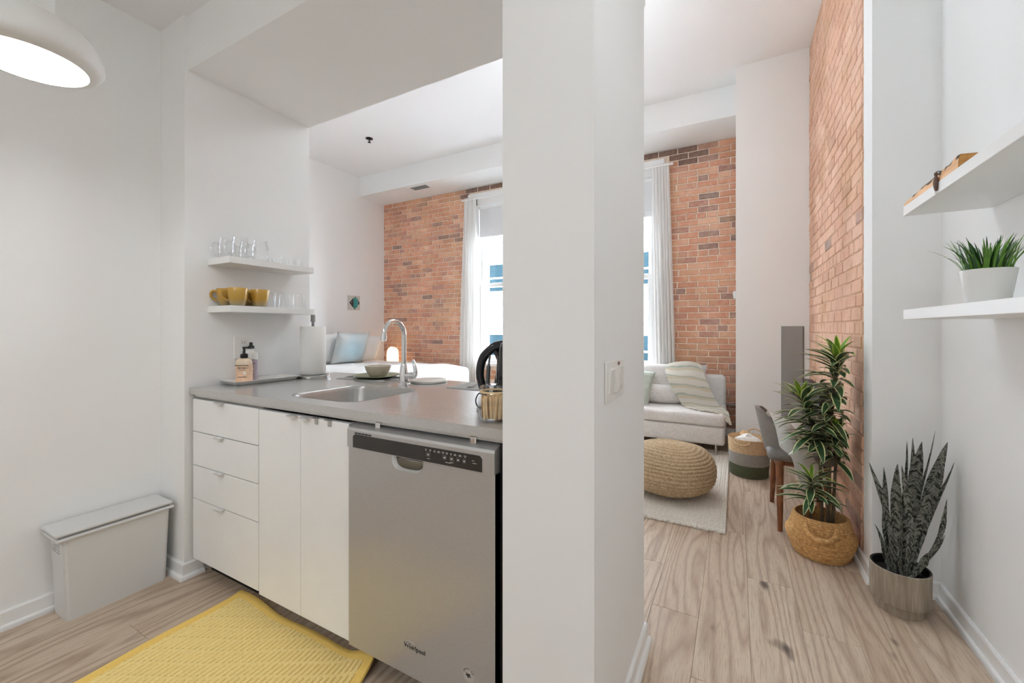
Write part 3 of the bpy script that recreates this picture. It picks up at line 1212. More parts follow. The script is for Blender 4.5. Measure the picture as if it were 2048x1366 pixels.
ring = [(-0.915 + 0.02 * math.cos(a) - o.x, yd - 0.0008, 0.197 + 0.007 * math.sin(a)) for a in [PI * 0.15 + 1.5 * PI * k / 16 for k in range(17)]]
obj('logo_ring', tube(ring, 0.0008, 6), 'chrome', dw)
st = obj('sticker', lathe([(0, 0.0008), (0.0215, 0.0008), (0.0215, 0)], 40), 'sticker_grey', dw, (-0.691 - o.x, yd, 0.187), (PI / 2, 0, 0))
for k, chx in enumerate('AMERICA'):
    a = PI * (0.86 - 0.72 * k / 6)
    text('sticker_letter', chx, 0.0085, 'sticker_ink', st, (0.0165 * math.cos(a), 0.0165 * math.sin(a), 0.001), (0, 0, a - PI / 2), 0.0002)
bm = bmesh.new()
em = [(-0.010, 0.006), (-0.004, 0.002), (0.009, 0.003), (0.004, -0.001), (0.010, -0.006), (0.003, -0.006), (-0.001, -0.011), (-0.004, -0.005), (-0.010, -0.003), (-0.006, 0.001)]
fv = [bm.verts.new((x, y, 0.0016)) for x, y in em]
bv = [bm.verts.new((x, y, 0.0008)) for x, y in em]
bm.faces.new(fv)
for k in range(len(em)):
    bm.faces.new((fv[k], fv[(k + 1) % len(em)], bv[(k + 1) % len(em)], bv[k]))
obj('sticker_emblem', bm, 'sticker_ink', st)
obj('filler_gap', box(R_ + 0.002 - o.x, XC0 - 0.003 - o.x, 1.03 - o.y, 1.06 - o.y, 0.10, 0.868), 'black_plastic', dw)

# ------------------------------------------------------------------ slim bin
bn = thing('waste_bin', 'slim light grey lidded bin against the kitchen wall', 'bin', (-2.48, 0.79, 0))
bm = bmesh.new()
lo_ = [(-0.072, -0.172), (0.074, -0.172), (0.074, 0.165), (-0.072, 0.165)]
hi_ = [(-0.078, -0.185), (0.079, -0.185), (0.079, 0.178), (-0.078, 0.178)]
A = [bm.verts.new((x, y, 0)) for x, y in lo_]
Bv = [bm.verts.new((x, y, 0.345)) for x, y in hi_]
for k in range(4):
    bm.faces.new((A[k], A[(k + 1) % 4], Bv[(k + 1) % 4], Bv[k]))
bm.faces.new(A)
bm.faces.new(Bv)
bmesh.ops.bevel(bm, geom=[e for e in bm.edges if abs(e.verts[0].co.z - e.verts[1].co.z) > 0.1], offset=0.012, segments=3, affect='EDGES')
obj('body', bm, 'bin_grey', bn, smooth=True, angle=0.7)
obj('rim', box(-0.090, 0.092, -0.205, 0.190, 0.338, 0.350, 0.004, 2), 'bin_grey', bn)
obj('lid', box(-0.090, 0.088, -0.208, 0.186, 0.358, 0.372, 0.006, 2), 'bin_grey', bn)
bm = box(-0.08, 0.078, -0.198, 0.176, 0.350, 0.358)
obj('lid_gap', bm, 'panel_grey', bn)
bm = bmesh.new()
rr = random.Random(9)
for r_ in range(5):
    for c_ in range(4):
        x = -0.045 + c_ * 0.022
        z = 0.32 - r_ * 0.012
        abox(bm, x, x + rr.uniform(0.008, 0.016), -0.1856 + r_ * 0.00045, -0.184 + r_ * 0.00045, z, z + rr.uniform(0.003, 0.008))
pr = obj('printed_label', bm, 'grille_grey', bn)
pr['kind'] = 'stuff'

# ------------------------------------------------------------------ yellow kitchen mat
mt = thing('kitchen_mat', 'yellow quilted cotton mat on the floor before the cabinets', 'mat', (0, 0, 0))
c00, c10, c11, c01 = Vector((-1.977, 1.066, 0)), Vector((-1.13, 1.070, 0)), Vector((-1.02, 0.43, 0)), Vector((-1.960, 0.42, 0))
bm = bmesh.new()
nI, nJ = 352, 60


def matp(u, v, z):
    p = (c00 * (1 - u) + c10 * u) * (1 - v) + (c01 * (1 - u) + c11 * u) * v
    e = max(0, u - 0.86) * max(0, 0.16 - v) * 1.6
    lift = 0.010 * max(0, math.sin(u * 7 + 0.6)) * max(0, 1 - v * 14)
    return Vector((p.x + 0.004 * math.sin(v * 9), p.y - 0.010 * math.sin(u * PI) * (1 - v) + 0.004 * math.sin(u * 13), z + e + lift))


g = []
for i in range(nI + 1):
    row = []
    for j in range(nJ + 1):
        u, v = i / nI, j / nJ
        inner = 0.042 < u < 0.958 and 0.055 < v < 0.945
        zz = 0.0125
        if inner:
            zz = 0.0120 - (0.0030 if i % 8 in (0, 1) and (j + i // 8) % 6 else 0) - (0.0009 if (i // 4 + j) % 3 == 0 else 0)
        elif 0.036 < u < 0.964 and 0.046 < v < 0.954:
            zz = 0.0100
        if i in (0, nI) or j in (0, nJ):
            zz = 0.009
        row.append(bm.verts.new(matp(u, v, zz)))
    g.append(row)
for i in range(nI):
    for j in range(nJ):
        f = bm.faces.new((g[i][j], g[i + 1][j], g[i + 1][j + 1], g[i][j + 1]))
        if not (0.042 < (i + 0.5) / nI < 0.958 and 0.055 < (j + 0.5) / nJ < 0.945):
            f.material_index = 1
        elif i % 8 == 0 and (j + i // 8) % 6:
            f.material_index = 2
edge = [g[i][0] for i in range(nI + 1)] + [g[nI][j] for j in range(1, nJ + 1)] + [g[i][nJ] for i in range(nI - 1, -1, -1)] + [g[0][j] for j in range(nJ - 1, 0, -1)]
low = [bm.verts.new((v.co.x, v.co.y, max(0.0008, v.co.z - 0.0085))) for v in edge]
for k in range(len(edge)):
    k2 = (k + 1) % len(edge)
    f = bm.faces.new((edge[k], edge[k2], low[k2], low[k]))
    f.material_index = 1
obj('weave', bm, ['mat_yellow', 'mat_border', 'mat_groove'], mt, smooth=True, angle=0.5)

# ------------------------------------------------------------------ pendant lamp
PX, PY, PZ = -1.804, 0.386, 2.0
pd = thing('pendant_lamp', 'white dome pendant lamp with glowing round diffuser over the kitchen', 'lamp', (PX, PY, PZ))
R0 = 0.160
prof = [(0.124, -0.027), (0.140, -0.024), (0.153, -0.014), (0.160, 0.0), (0.158, 0.018), (0.150, 0.040), (0.134, 0.066), (0.110, 0.090), (0.080, 0.108), (0.050, 0.117), (0.0, 0.120)]
obj('shade', lathe(prof, 64), 'lamp_white', pd, smooth=True, angle=1.0)
obj('diffuser', lathe([(0, -0.024), (0.10, -0.0245), (0.1245, -0.0262)], 64), 'lamp_diffuser', pd, smooth=True)
obj('neck', lathe([(0.052, 0.09), (0.052, 0.19), (0.046, 0.2), (0.0, 0.2)], 40), 'lamp_white', pd, smooth=True, angle=0.8)
obj('cord', tube([(0, 0, 0.19), (0, 0, ZK - PZ - 0.02)], 0.004, 8), 'lamp_white', pd, smooth=True)
obj('ceiling_rose', lathe([(0, -0.03), (0.045, -0.028), (0.05, -0.02), (0.05, 0)], 32), 'lamp_white', pd, (0, 0, ZK - PZ), smooth=True, angle=0.8)


def fill_light(label, x, y, z, r=0.17):  # added fill light shaped as a ceiling fixture, always out of view
    t = thing('ceiling_fill', label, 'lamp', (x, y, z), group='added ceiling fill lights')
    obj('base', lathe([(0, 0), (r + 0.01, 0), (r + 0.01, -0.03), (r, -0.03)], 40), 'lamp_white', t, smooth=True, angle=0.6)
    obj('diffuser', lathe([(r, -0.03), (r * 0.9, -0.055), (r * 0.5, -0.07), (0, -0.074)], 40), 'ceiling_fill_glow', t, smooth=True)
    return t


fill_light('added unseen round fill light on the kitchen ceiling over the work aisle', -1.25, -1.45, ZK)  # this and the next are unseen, added to brighten the kitchen
fill_light('added unseen round fill light on the ceiling near the hall behind the viewer', -0.25, -1.45, ZK)
fill_light('added unseen small round fill light on the hall ceiling beside the pier', 0.18, 0.72, ZK, 0.10)  # unseen, added to give the hall more light
gl = thing('globe_fill_lamp', 'added white globe fill lamp hidden in the living room behind the pier', 'lamp', (-1.15, 2.75, 3.0))  # added to even out the living room light, hidden by the pier
obj('globe', lathe([(0.2 * math.cos(-PI / 2 + PI * k / 24), 0.2 * math.sin(-PI / 2 + PI * k / 24)) if 0 < k < 24 else (0, 0.2 * (1 if k else -1)) for k in range(25)], 40), 'globe_fill_glow', gl, smooth=True)
obj('cap', lathe([(0.05, 0.19), (0.05, 0.23), (0, 0.235)], 24), 'lamp_white', gl, smooth=True, angle=0.8)
obj('cord', tube([(0, 0, 0.23), (0, 0, ZT - 3.0)], 0.004, 8), 'lamp_white', gl)
# ------------------------------------------------------------------ wall shelves in the kitchen
def shelf(label, x0, x1, y0, y1, z0, z1, group):
    t = thing('wall_shelf', label, 'shelf', (x0, y0, z0), group=group)
    obj('board', box(0, x1 - x0, 0, y1 - y0, 0, z1 - z0, 0.0012), 'shelf_white', t)
    return t


shelf('upper white floating shelf holding clear glass jars', XS + 0.001, -2.140, 1.099, 1.553, 1.520, 1.552, 'floating shelves over the counter')
shelf('lower white floating shelf holding mustard mugs and tumblers', XS + 0.001, -2.136, 1.099, 1.553, 1.282, 1.314, 'floating shelves over the counter')
shelf('upper white floating shelf in the hall carrying a bark slab', 0.560, XR - 0.001, 1.15, 2.103, 1.630, 1.666, 'floating shelves in the hall')
shelf('lower white floating shelf in the hall under a pot of grass', 0.560, XR - 0.001, 1.15, 2.103, 1.236, 1.273, 'floating shelves in the hall')


def jar_mug(label, x, y, z, rz):
    t = thing('jar_mug', label, 'jar', (x, y, z), rz, group='glass jar mugs on the upper shelf')
    pr = [(0, 0), (0.034, 0), (0.038, 0.006), (0.038, 0.079), (0.032, 0.091), (0.0335, 0.096), (0.0315, 0.100), (0.0335, 0.104), (0.031, 0.108), (0.031, 0.113)]
    obj('vessel', lathe(pr, 28), 'clear_glass', t, smooth=True, angle=1.2)
    h = spline([(0.036, 0, 0.080), (0.052, 0, 0.082), (0.062, 0, 0.066), (0.064, 0, 0.045), (0.056, 0, 0.026), (0.036, 0, 0.020)], 5)
    obj('handle', tube(h, 0.0055, 8), 'clear_glass', t, smooth=True)
    return t


HZ = -2.3
jar_mug('clear glass jar mug by the wall at the shelf end', -2.283, 1.160, 1.552, HZ)
jar_mug('clear glass jar mug at the front of the shelf end', -2.197, 1.180, 1.552, HZ)
jar_mug('clear glass jar mug behind the wall-side one, mid shelf', -2.283, 1.262, 1.552, HZ)
jar_mug('clear glass jar mug second along the shelf front', -2.197, 1.278, 1.552, HZ)


def small_bottle(x, y, label):
    pr = [(0, 0), (0.012, 0), (0.0135, 0.002), (0.0135, 0.027), (0.0075, 0.037), (0.0075, 0.047), (0.006, 0.047)]
    o = obj('small_bottle', lathe(pr, 18), 'clear_glass', None, (x, y, 1.552), smooth=True, angle=1.2)
    tag(o, label, 'bottle', 'tiny glass bottles on the upper shelf')


for x, y, lb_ in ((-2.30, 1.395, 'tiny clear bottle by the wall, closest to the jar mugs'), (-2.255, 1.400, 'tiny clear bottle mid shelf, closest to the jar mugs'),
                  (-2.205, 1.405, 'tiny clear bottle at the shelf front, closest to the jar mugs'), (-2.30, 1.45, 'tiny clear bottle by the wall, second of the row'),
                  (-2.255, 1.462, 'tiny clear bottle mid shelf, second of the row'), (-2.205, 1.468, 'tiny clear bottle at the shelf front, second of the row'),
                  (-2.205, 1.512, 'tiny clear bottle at the shelf front, last of the row')):
    small_bottle(x, y, lb_)


def mug(x, y, rz, label):
    t = thing('mug', label, 'mug', (x, y, 1.314), rz, group='mustard mugs on the lower shelf')
    pr = [(0, 0), (0.026, 0), (0.031, 0.004), (0.038, 0.030), (0.0425, 0.060), (0.044, 0.088), (0.0425, 0.090), (0.041, 0.088), (0.0395, 0.060), (0.035, 0.030), (0.027, 0.008), (0, 0.006)]
    obj('cup', lathe(pr, 32), 'mug_mustard', t, smooth=True, angle=1.2)
    h = spline([(0.041, 0, 0.074), (0.058, 0, 0.078), (0.068, 0, 0.064), (0.064, 0, 0.044), (0.048, 0, 0.032), (0.037, 0, 0.026)], 5)
    obj('handle', tube(h, [0.006] * len(h), 8), 'mug_mustard', t, smooth=True)


mug(-2.284, 1.160, HZ, 'mustard glazed mug by the wall at the shelf end')
mug(-2.190, 1.163, HZ, 'mustard glazed mug at the front corner of the shelf')
mug(-2.284, 1.262, HZ, 'mustard glazed mug by the wall, half hidden behind others')
mug(-2.190, 1.272, HZ, 'mustard glazed mug second along the shelf front')


def tumbler(x, y, label):
    pr = [(0.0355, 0), (0.0275, 0.078), (0.0255, 0.084), (0, 0.084)]
    o = obj('tumbler', lathe(pr, 28), 'clear_glass', None, (x, y, 1.314), smooth=True, angle=1.2)
    tag(o, label, 'glass', 'upturned tumblers on the lower shelf')


tumbler(-2.282, 1.372, 'upturned clear tumbler by the wall next to the mugs')
tumbler(-2.186, 1.382, 'upturned clear tumbler at the shelf front next to the mugs')
tumbler(-2.282, 1.466, 'upturned clear tumbler by the wall at the far shelf end')
tumbler(-2.186, 1.488, 'upturned clear tumbler at the far front shelf corner')

# ------------------------------------------------------------------ things on the counter
tr = thing('soap_tray', 'long white ceramic tray holding two soap bottles', 'tray', (-2.245, 1.315, ZC))
bm = bmesh.new()
rings = []
for (hx, hy, z) in ((0.062, 0.152, 0.0), (0.066, 0.156, 0.003), (0.082, 0.172, 0.019), (0.084, 0.174, 0.022), (0.079, 0.169, 0.022), (0.060, 0.150, 0.006)):
    rings.append([bm.verts.new((x, y, z)) for x, y in rrect(-hx, hx, -hy, hy, 0.02, 4)])
for A, B in zip(rings, rings[1:]):
    n = len(A)
    for k in range(n):
        bm.faces.new((A[k], A[(k + 1) % n], B[(k + 1) % n], B[k]))
bm.faces.new(rings[0])
bm.faces.new(rings[-1])
obj('dish', bm, 'white_ceramic', tr, smooth=True, angle=0.9)


def soap(name, label, loc, hx, hy, hb, labmat, cap, rz, pump_h):
    t = thing(name, label, 'bottle', loc, rz, group='soap bottles by the wall')
    bm = bmesh.new()
    rings = []
    zs = ((0.86, 0), (1, 0.006), (1, hb * 0.78), (0.95, hb * 0.88), (0.75, hb * 0.96), (0.42, hb), (0.40, hb + 0.008)) if pump_h else ((0.9, 0), (1, 0.006), (1, hb * 0.93), (0.85, hb), (0.5, hb + 0.004), (0.4, hb + 0.02))
    for s, z in zs:
        rings.append([bm.verts.new((hx * s * math.copysign(abs(math.cos(a)) ** 0.6, math.cos(a)), hy * s * math.copysign(abs(math.sin(a)) ** 0.6, math.sin(a)), z)) for a in [2 * PI * k / 28 for k in range(28)]])
    for A, B in zip(rings, rings[1:]):
        for k in range(28):
            bm.faces.new((A[k], A[(k + 1) % 28], B[(k + 1) % 28], B[k]))
    bm.faces.new(rings[0])
    bm.faces.new(rings[-1])
    obj('bottle', bm, 'soap_liquid' if pump_h else 'white_plastic', t, smooth=True, angle=0.9)
    bm = bmesh.new()
    z0, z1 = 0.006, hb * 0.72
    A, B = [], []
    for a in [2 * PI * k / 28 for k in range(28)]:
        x, y = hx * 1.012 * math.copysign(abs(math.cos(a)) ** 0.6, math.cos(a)), hy * 1.012 * math.copysign(abs(math.sin(a)) ** 0.6, math.sin(a))
        A.append(bm.verts.new((x, y, z0)))
        B.append(bm.verts.new((x, y, z1)))
    for k in range(28):
        bm.faces.new((A[k], A[(k + 1) % 28], B[(k + 1) % 28], B[k]))
    lb = obj('wrap_label', bm, labmat, t, smooth=True)
    e = hx * 1.02
    obj('label_band', box(-e * 0.9, e * 0.9, -hy * 1.03, -hy * 1.01, z1 - 0.003, z1), 'label_ink', lb)
    text('label_word', 'MEYER\'S', 0.0135, 'label_ink', lb, (0.004, -hy * 1.035, hb * 0.60), (PI / 2, 0, 0), 0.0002)
    text('label_word', 'CLEAN DAY', 0.006, 'label_ink', lb, (0.004, -hy * 1.035, hb * 0.52), (PI / 2, 0, 0), 0.0002)
    text('label_word', 'LAVENDER', 0.009, 'label_ink', lb, (0.002, -hy * 1.035, hb * 0.24), (PI / 2, 0, 0), 0.0002)
    obj('label_seal', lathe([(0, 0.0006), (0.007, 0.0006), (0.007, 0)], 20), 'label_white', lb, (hx * 0.42, -hy * 1.03, hb * 0.4), (PI / 2, 0, 0))
    if pump_h:
        bm = lathe([(0.017, hb), (0.018, hb + 0.002), (0.018, hb + 0.018), (0.014, hb + 0.022), (0.006, hb + 0.024), (0.006, hb + 0.052), (0, hb + 0.052)], 20)
        obj('pump_collar', bm, 'pump_black', t, smooth=True, angle=0.7)
        obj('pump_spout', box(-0.008, 0.036, -0.007, 0.007, hb + 0.048, hb + 0.058, 0.003), 'pump_black', t)
    else:
        obj('cap', lathe([(0.013, hb + 0.012), (0.016, hb + 0.014), (0.016, hb + 0.026), (0.009, hb + 0.03), (0.008, hb + 0.046), (0, hb + 0.048)], 20), 'pump_black', t, smooth=True, angle=0.7)


FACE = 0.62
soap('soap_bottle', 'hand soap pump bottle with orange label on the tray', (-2.247, 1.225, ZC + 0.0065), 0.036, 0.026, 0.128, 'label_orange', True, FACE, 0.05)
soap('soap_bottle', 'tall dish soap bottle with black cap behind the pump bottle', (-2.292, 1.285, ZC + 0.0065), 0.031, 0.019, 0.160, 'label_mauve', True, FACE, 0)
o = tag(obj('soap_bar', box(-0.022, 0.022, -0.034, 0.034, 0, 0.012, 0.003), 'white_ceramic', None, (-2.245, 1.40, ZC + 0.0065), (0, 0, 0.1)), 'white soap bar lying on the ceramic tray', 'soap')
o = tag(obj('sponge', box(-0.018, 0.018, -0.026, 0.026, 0, 0.009, 0.003), 'cushion_green', None, (-2.222, 1.335, ZC + 0.0065), (0, 0, 0.3)), 'small pale green sponge beside the soap bar', 'sponge')

op = thing('outlet', 'white double wall outlet behind the soap bottles', 'outlet', (XS, 1.266, 1.10))
obj('cover_plate', box(0.0005, 0.006, -0.046, 0.046, -0.06, 0.06, 0.002), 'outlet_plastic', op)
for z in (-0.026, 0.026):
    s_ = obj('socket', box(0.006, 0.0085, -0.018, 0.018, z - 0.016, z + 0.016, 0.002), 'white_plastic', op)
    for y in (-0.006, 0.006):
        obj('slot', box(0.008, 0.0088, y - 0.001, y + 0.001, z - 0.004, z + 0.006), 'black_plastic', s_)

ph = thing('paper_towel_holder', 'paper towel roll on a round steel stand at the counter', 'paper towel', (-2.195, 1.585, ZC))
obj('base', lathe([(0, 0), (0.092, 0), (0.095, 0.004), (0.095, 0.014), (0.090, 0.018), (0, 0.020)], 48), 'steel_base', ph, smooth=True, angle=0.7)
obj('post', lathe([(0, 0.02), (0.008, 0.02), (0.008, 0.325), (0.013, 0.327), (0.013, 0.365), (0.011, 0.368), (0, 0.368)], 20), 'panel_grey', ph, smooth=True, angle=0.7)
obj('roll', lathe([(0.020, 0.021), (0.068, 0.021), (0.070, 0.024), (0.070, 0.297), (0.068, 0.300), (0.020, 0.300), (0.020, 0.021)], 48), 'paper_white', ph, smooth=True, angle=0.7)
obj('tear_arm', tube(spline([(0.093, 0.03, 0.010), (0.103, 0.034, 0.018), (0.095, 0.03, 0.026), (0.084, 0.027, 0.020)], 4), 0.003, 8), 'chrome', ph, smooth=True)

# faucet
fc = thing('faucet', 'chrome gooseneck kitchen faucet with side lever by the sink', 'faucet', (-1.487, 1.588, ZC))
obj('base', lathe([(0, 0), (0.031, 0), (0.031, 0.005), (0.025, 0.010), (0.024, 0.05), (0.020, 0.075), (0.017, 0.10), (0.014, 0.108), (0, 0.108)], 32), 'chrome', fc, smooth=True, angle=0.7)
gp = [(0, 0, 0.10), (0, 0, 0.24)] + [(0, -0.068 + 0.068 * math.cos(a), 0.255 + 0.068 * math.sin(a)) for a in [PI * k / 12 * 0.94 for k in range(13)]]
gp += [(0, -0.139, 0.245)]
obj('spout', tube(spline(gp, 3), 0.0115, 16), 'chrome', fc, smooth=True)
obj('aerator', tube([(0, -0.1375, 0.252), (0, -0.141, 0.228)], 0.0145, 16), 'chrome', fc, smooth=True, angle=0.7)
obj('valve', tube([(0.01, 0, 0.048), (0.056, 0.008, 0.050)], 0.017, 20), 'chrome', fc, smooth=True, angle=0.7)
lv = spline([(0.052, 0.008, 0.045), (0.066, 0.010, 0.055), (0.066, 0.010, 0.085), (0.058, 0.009, 0.112), (0.050, 0.008, 0.128)], 5)
obj('lever', tube(lv, [0.013] * 6 + [0.010] * 8 + [0.008] * (len(lv) - 14), 12), 'chrome', fc, smooth=True)


# place settings
def placemat(label, x0, x1, y0, y1):
    o = obj('placemat', box(-(x1 - x0) / 2, (x1 - x0) / 2, -(y1 - y0) / 2, (y1 - y0) / 2, 0, 0.003, 0.001), 'placemat_grey', None, ((x0 + x1) / 2, (y0 + y1) / 2, ZC))
    tag(o, label, 'placemat', 'grey placemats on the counter')


placemat('grey woven placemat under the green plate', -2.02, -1.655, 1.606, 1.842)
placemat('grey woven placemat beside the coffee maker', -1.235, -0.875, 1.606, 1.842)
pt = tag(obj('plate', lathe([(0, 0), (0.075, 0), (0.08, 0.003), (0.125, 0.013), (0.131, 0.016), (0.129, 0.018), (0.080, 0.008), (0, 0.007)], 56), 'plate_green', None, (-1.832, 1.737, ZC + 0.003), smooth=True, angle=0.9),
         'olive green dinner plate on the grey placemat', 'plate')
bw = tag(obj('bowl', lathe([(0, 0), (0.038, 0), (0.046, 0.004), (0.062, 0.026), (0.074, 0.058), (0.0745, 0.061), (0.072, 0.061), (0.059, 0.028), (0.042, 0.008), (0, 0.007)], 48), 'bowl_stoneware', None, (-1.832, 1.742, ZC + 0.0105), smooth=True, angle=0.9),
         'beige stoneware bowl standing on the green plate', 'bowl')


def spoon(label, loc, rz):
    bm = bmesh.new()
    rings = []
    pr = [(0.0, 0.0, 0.004), (0.006, 0.009, 0.003), (0.018, 0.016, 0.001), (0.034, 0.016, 0.001), (0.048, 0.007, 0.003), (0.056, 0.0035, 0.005), (0.10, 0.003, 0.009), (0.16, 0.0055, 0.004), (0.175, 0.005, 0.003)]
    top, bot = [], []
    for y, w, z in pr:
        top.append((bm.verts.new((-w - 1e-4, y, z + 0.0015)), bm.verts.new((w + 1e-4, y, z + 0.0015))))
        bot.append((bm.verts.new((-w - 1e-4, y, z)), bm.verts.new((w + 1e-4, y, z))))
    for k in range(len(pr) - 1):
        bm.faces.new((top[k][0], top[k + 1][0], top[k + 1][1], top[k][1]))
        bm.faces.new((bot[k][0], bot[k][1], bot[k + 1][1], bot[k + 1][0]))
        for s in (0, 1):
            bm.faces.new((top[k][s], bot[k][s], bot[k + 1][s], top[k + 1][s]))
    o = obj('spoon', bm, 'coffee_grey', None, loc, (0, 0, rz), smooth=True, angle=0.8)
    tag(o, label, 'spoon', 'cutlery on the placemats')


spoon('dark metal spoon between the placemat edge and the plate', (-1.995, 1.66, ZC + 0.0035), 0.05)
spoon('metal spoon lying between the plate and the faucet', (-1.68, 1.64, ZC + 0.0035), 0.05)
spoon('dark metal spoon on the placemat by the coffee maker', (-1.13, 1.64, ZC + 0.0035), 0.02)
tag(obj('trivet', lathe([(0, 0), (0.092, 0), (0.096, 0.003), (0.096, 0.012), (0.092, 0.015), (0, 0.015)], 48), 'marble_white', None, (-1.45, 1.738, ZC), smooth=True, angle=0.7),
    'round white marble trivet behind the faucet', 'trivet')

# coffee maker
cm = thing('coffee_maker', 'glossy black coffee maker with big loop handle by the pier', 'coffee maker', (-0.775, 1.475, ZC))
obj('base', lathe([(0, 0), (0.095, 0), (0.098, 0.006), (0.098, 0.02), (0.09, 0.026), (0, 0.026)], 40), 'coffee_black', cm, smooth=True, angle=0.7)
obj('body', lathe([(0, 0.026), (0.080, 0.026), (0.088, 0.06), (0.086, 0.13), (0.078, 0.20), (0.070, 0.228), (0.05, 0.236), (0, 0.238)], 40), 'coffee_black', cm, smooth=True, angle=0.9)
obj('dripper', lathe([(0.040, 0.236), (0.040, 0.242), (0.036, 0.246), (0.058, 0.318), (0.061, 0.324), (0.058, 0.324), (0.034, 0.25), (0, 0.248)], 36), 'coffee_grey', cm, smooth=True, angle=0.9)
hd = spline([(-0.05, 0, 0.222), (-0.10, -0.01, 0.212), (-0.150, -0.02, 0.165), (-0.163, -0.025, 0.10), (-0.148, -0.022, 0.035), (-0.128, -0.02, 0.010)], 6)
obj('handle', tube(hd, [0.020 - 0.004 * k / (len(hd) - 1) for k in range(len(hd))], 16), 'coffee_black', cm, smooth=True)
h2 = spline([(-0.095, -0.01, 0.192), (-0.070, -0.02, 0.150), (-0.075, -0.03, 0.08), (-0.085, -0.03, 0.026)], 6)
obj('grip_liner', tube(h2, 0.012, 12), 'coffee_black', cm, smooth=True)
obj('scoop', tube(spline([(-0.115, -0.025, 0.175), (-0.118, -0.03, 0.13), (-0.124, -0.032, 0.03)], 6), [0.004] * 6 + [0.009] * 7, 12), 'coffee_grey', cm, smooth=True)

# jar of stir sticks
gj = thing('stir_stick_jar', 'clip-top glass jar filled with wooden stir sticks', 'jar', (-0.668, 1.112, ZC))
obj('vessel', lathe([(0, 0), (0.045, 0), (0.050, 0.01), (0.052, 0.04), (0.049, 0.069), (0.042, 0.081), (0.042, 0.088)], 40), 'clear_glass', gj, smooth=True, angle=1.0)
obj('seal', lathe([(0.038, 0.088), (0.045, 0.088), (0.045, 0.093), (0.038, 0.093), (0.038, 0.088)], 40), 'stir_wood', gj, smooth=True, angle=0.7)
obj('lid', lathe([(0.045, 0.093), (0.046, 0.096), (0.044, 0.106), (0.034, 0.110), (0, 0.109)], 40), 'clear_glass', gj, smooth=True, angle=0.9)
rr = random.Random(11)
sm = to_mesh('stir_stick', box(-0.0026, 0.0026, -0.0006, 0.0006, 0, 0.068, 0.0004), 'stir_wood')
for k in range(120):
    a, r_ = rr.uniform(0, 2 * PI), 0.0405 * math.sqrt(rr.uniform(0.1, 1))
    link('stir_stick', sm, gj, (r_ * math.cos(a), r_ * math.sin(a), 0.006 + rr.uniform(0, 0.004)), (rr.uniform(-0.1, 0.1), rr.uniform(-0.1, 0.1), a + PI / 2 + rr.uniform(-0.5, 0.5)))
CA = math.atan2(-0.16, -0.98) - 0.35
cl = tube(spline([(0.044, 0, 0.088), (0.054, 0, 0.090), (0.056, 0, 0.078), (0.050, 0, 0.072)], 5), 0.002, 8)
obj('wire_clasp', cl, 'chrome', gj, (0, 0, 0), (0, 0, CA), smooth=True)
obj('hang_cord', tube(spline([(0.050, 0, 0.078), (0.066, 0, 0.076), (0.078, 0, 0.058), (0.076, 0, 0.040), (0.062, 0, 0.030), (0.052, 0, 0.031)], 5), 0.0022, 8), 'jar_cord', gj, (0, 0, 0), (0, 0, CA), smooth=True)
obj('cord_knot', tube([(0.050, 0, 0.031), (0.062, 0, 0.031)], 0.005, 10), 'jar_cord', gj, (0, 0, 0), (0, 0, CA), smooth=True)
LA = CA + 0.75
tg_ = obj('tag', box(0.0520, 0.0535, -0.010, 0.010, 0.026, 0.036, 0.0004), 'jar_cord', gj, (0, 0, 0), (0, 0, LA))
bm = bmesh.new()
for k in range(4):
    abox(bm, 0.0535, 0.0538, -0.007 + k * 0.0038, -0.0045 + k * 0.0038, 0.0295, 0.0325)
pr = obj('tag_print', bm, 'dw_print', tg_)
pr['kind'] = 'stuff'

# light switch on the pier
sw = thing('light_switch', 'white triple rocker light switch on the pier', 'light switch', (XC1, 1.19, 1.055))
obj('cover_plate', box(0.0005, 0.006, -0.098, 0.098, -0.056, 0.056, 0.002), 'outlet_plastic', sw)
for k, y in enumerate((-0.052, 0.0, 0.052)):
    bm = bmesh.new()
    t = 1 if k != 1 else -1
    vs = [bm.verts.new(p) for p in ((0.006, y - 0.022, -0.034), (0.006, y + 0.022, -0.034), (0.006, y + 0.022, 0.034), (0.006, y - 0.022, 0.034),
                                    (0.0105 - 0.0025 * t, y - 0.021, -0.033), (0.0105 - 0.0025 * t, y + 0.021, -0.033), (0.0105 + 0.0025 * t, y + 0.021, 0.033), (0.0105 + 0.0025 * t, y - 0.021, 0.033))]
    for f in ((4, 5, 6, 7), (0, 1, 5, 4), (1, 2, 6, 5), (2, 3, 7, 6), (3, 0, 4, 7)):
        bm.faces.new([vs[i] for i in f])
    obj('rocker', bm, 'white_plastic', sw)
obj('indicator', box(0.006, 0.0075, 0.022, 0.042, 0.040, 0.049), 'led_red', sw)

# ------------------------------------------------------------------ hall shelf things
gp_ = thing('potted_grass', 'small white pot of artificial green grass on the shelf', 'potted plant', (0.672, 1.800, 1.273))
obj('pot', lathe([(0, 0), (0.044, 0), (0.047, 0.003), (0.062, 0.107), (0.060, 0.108), (0.056, 0.10), (0.0, 0.10)], 48), 'white_ceramic', gp_, smooth=True, angle=0.8)


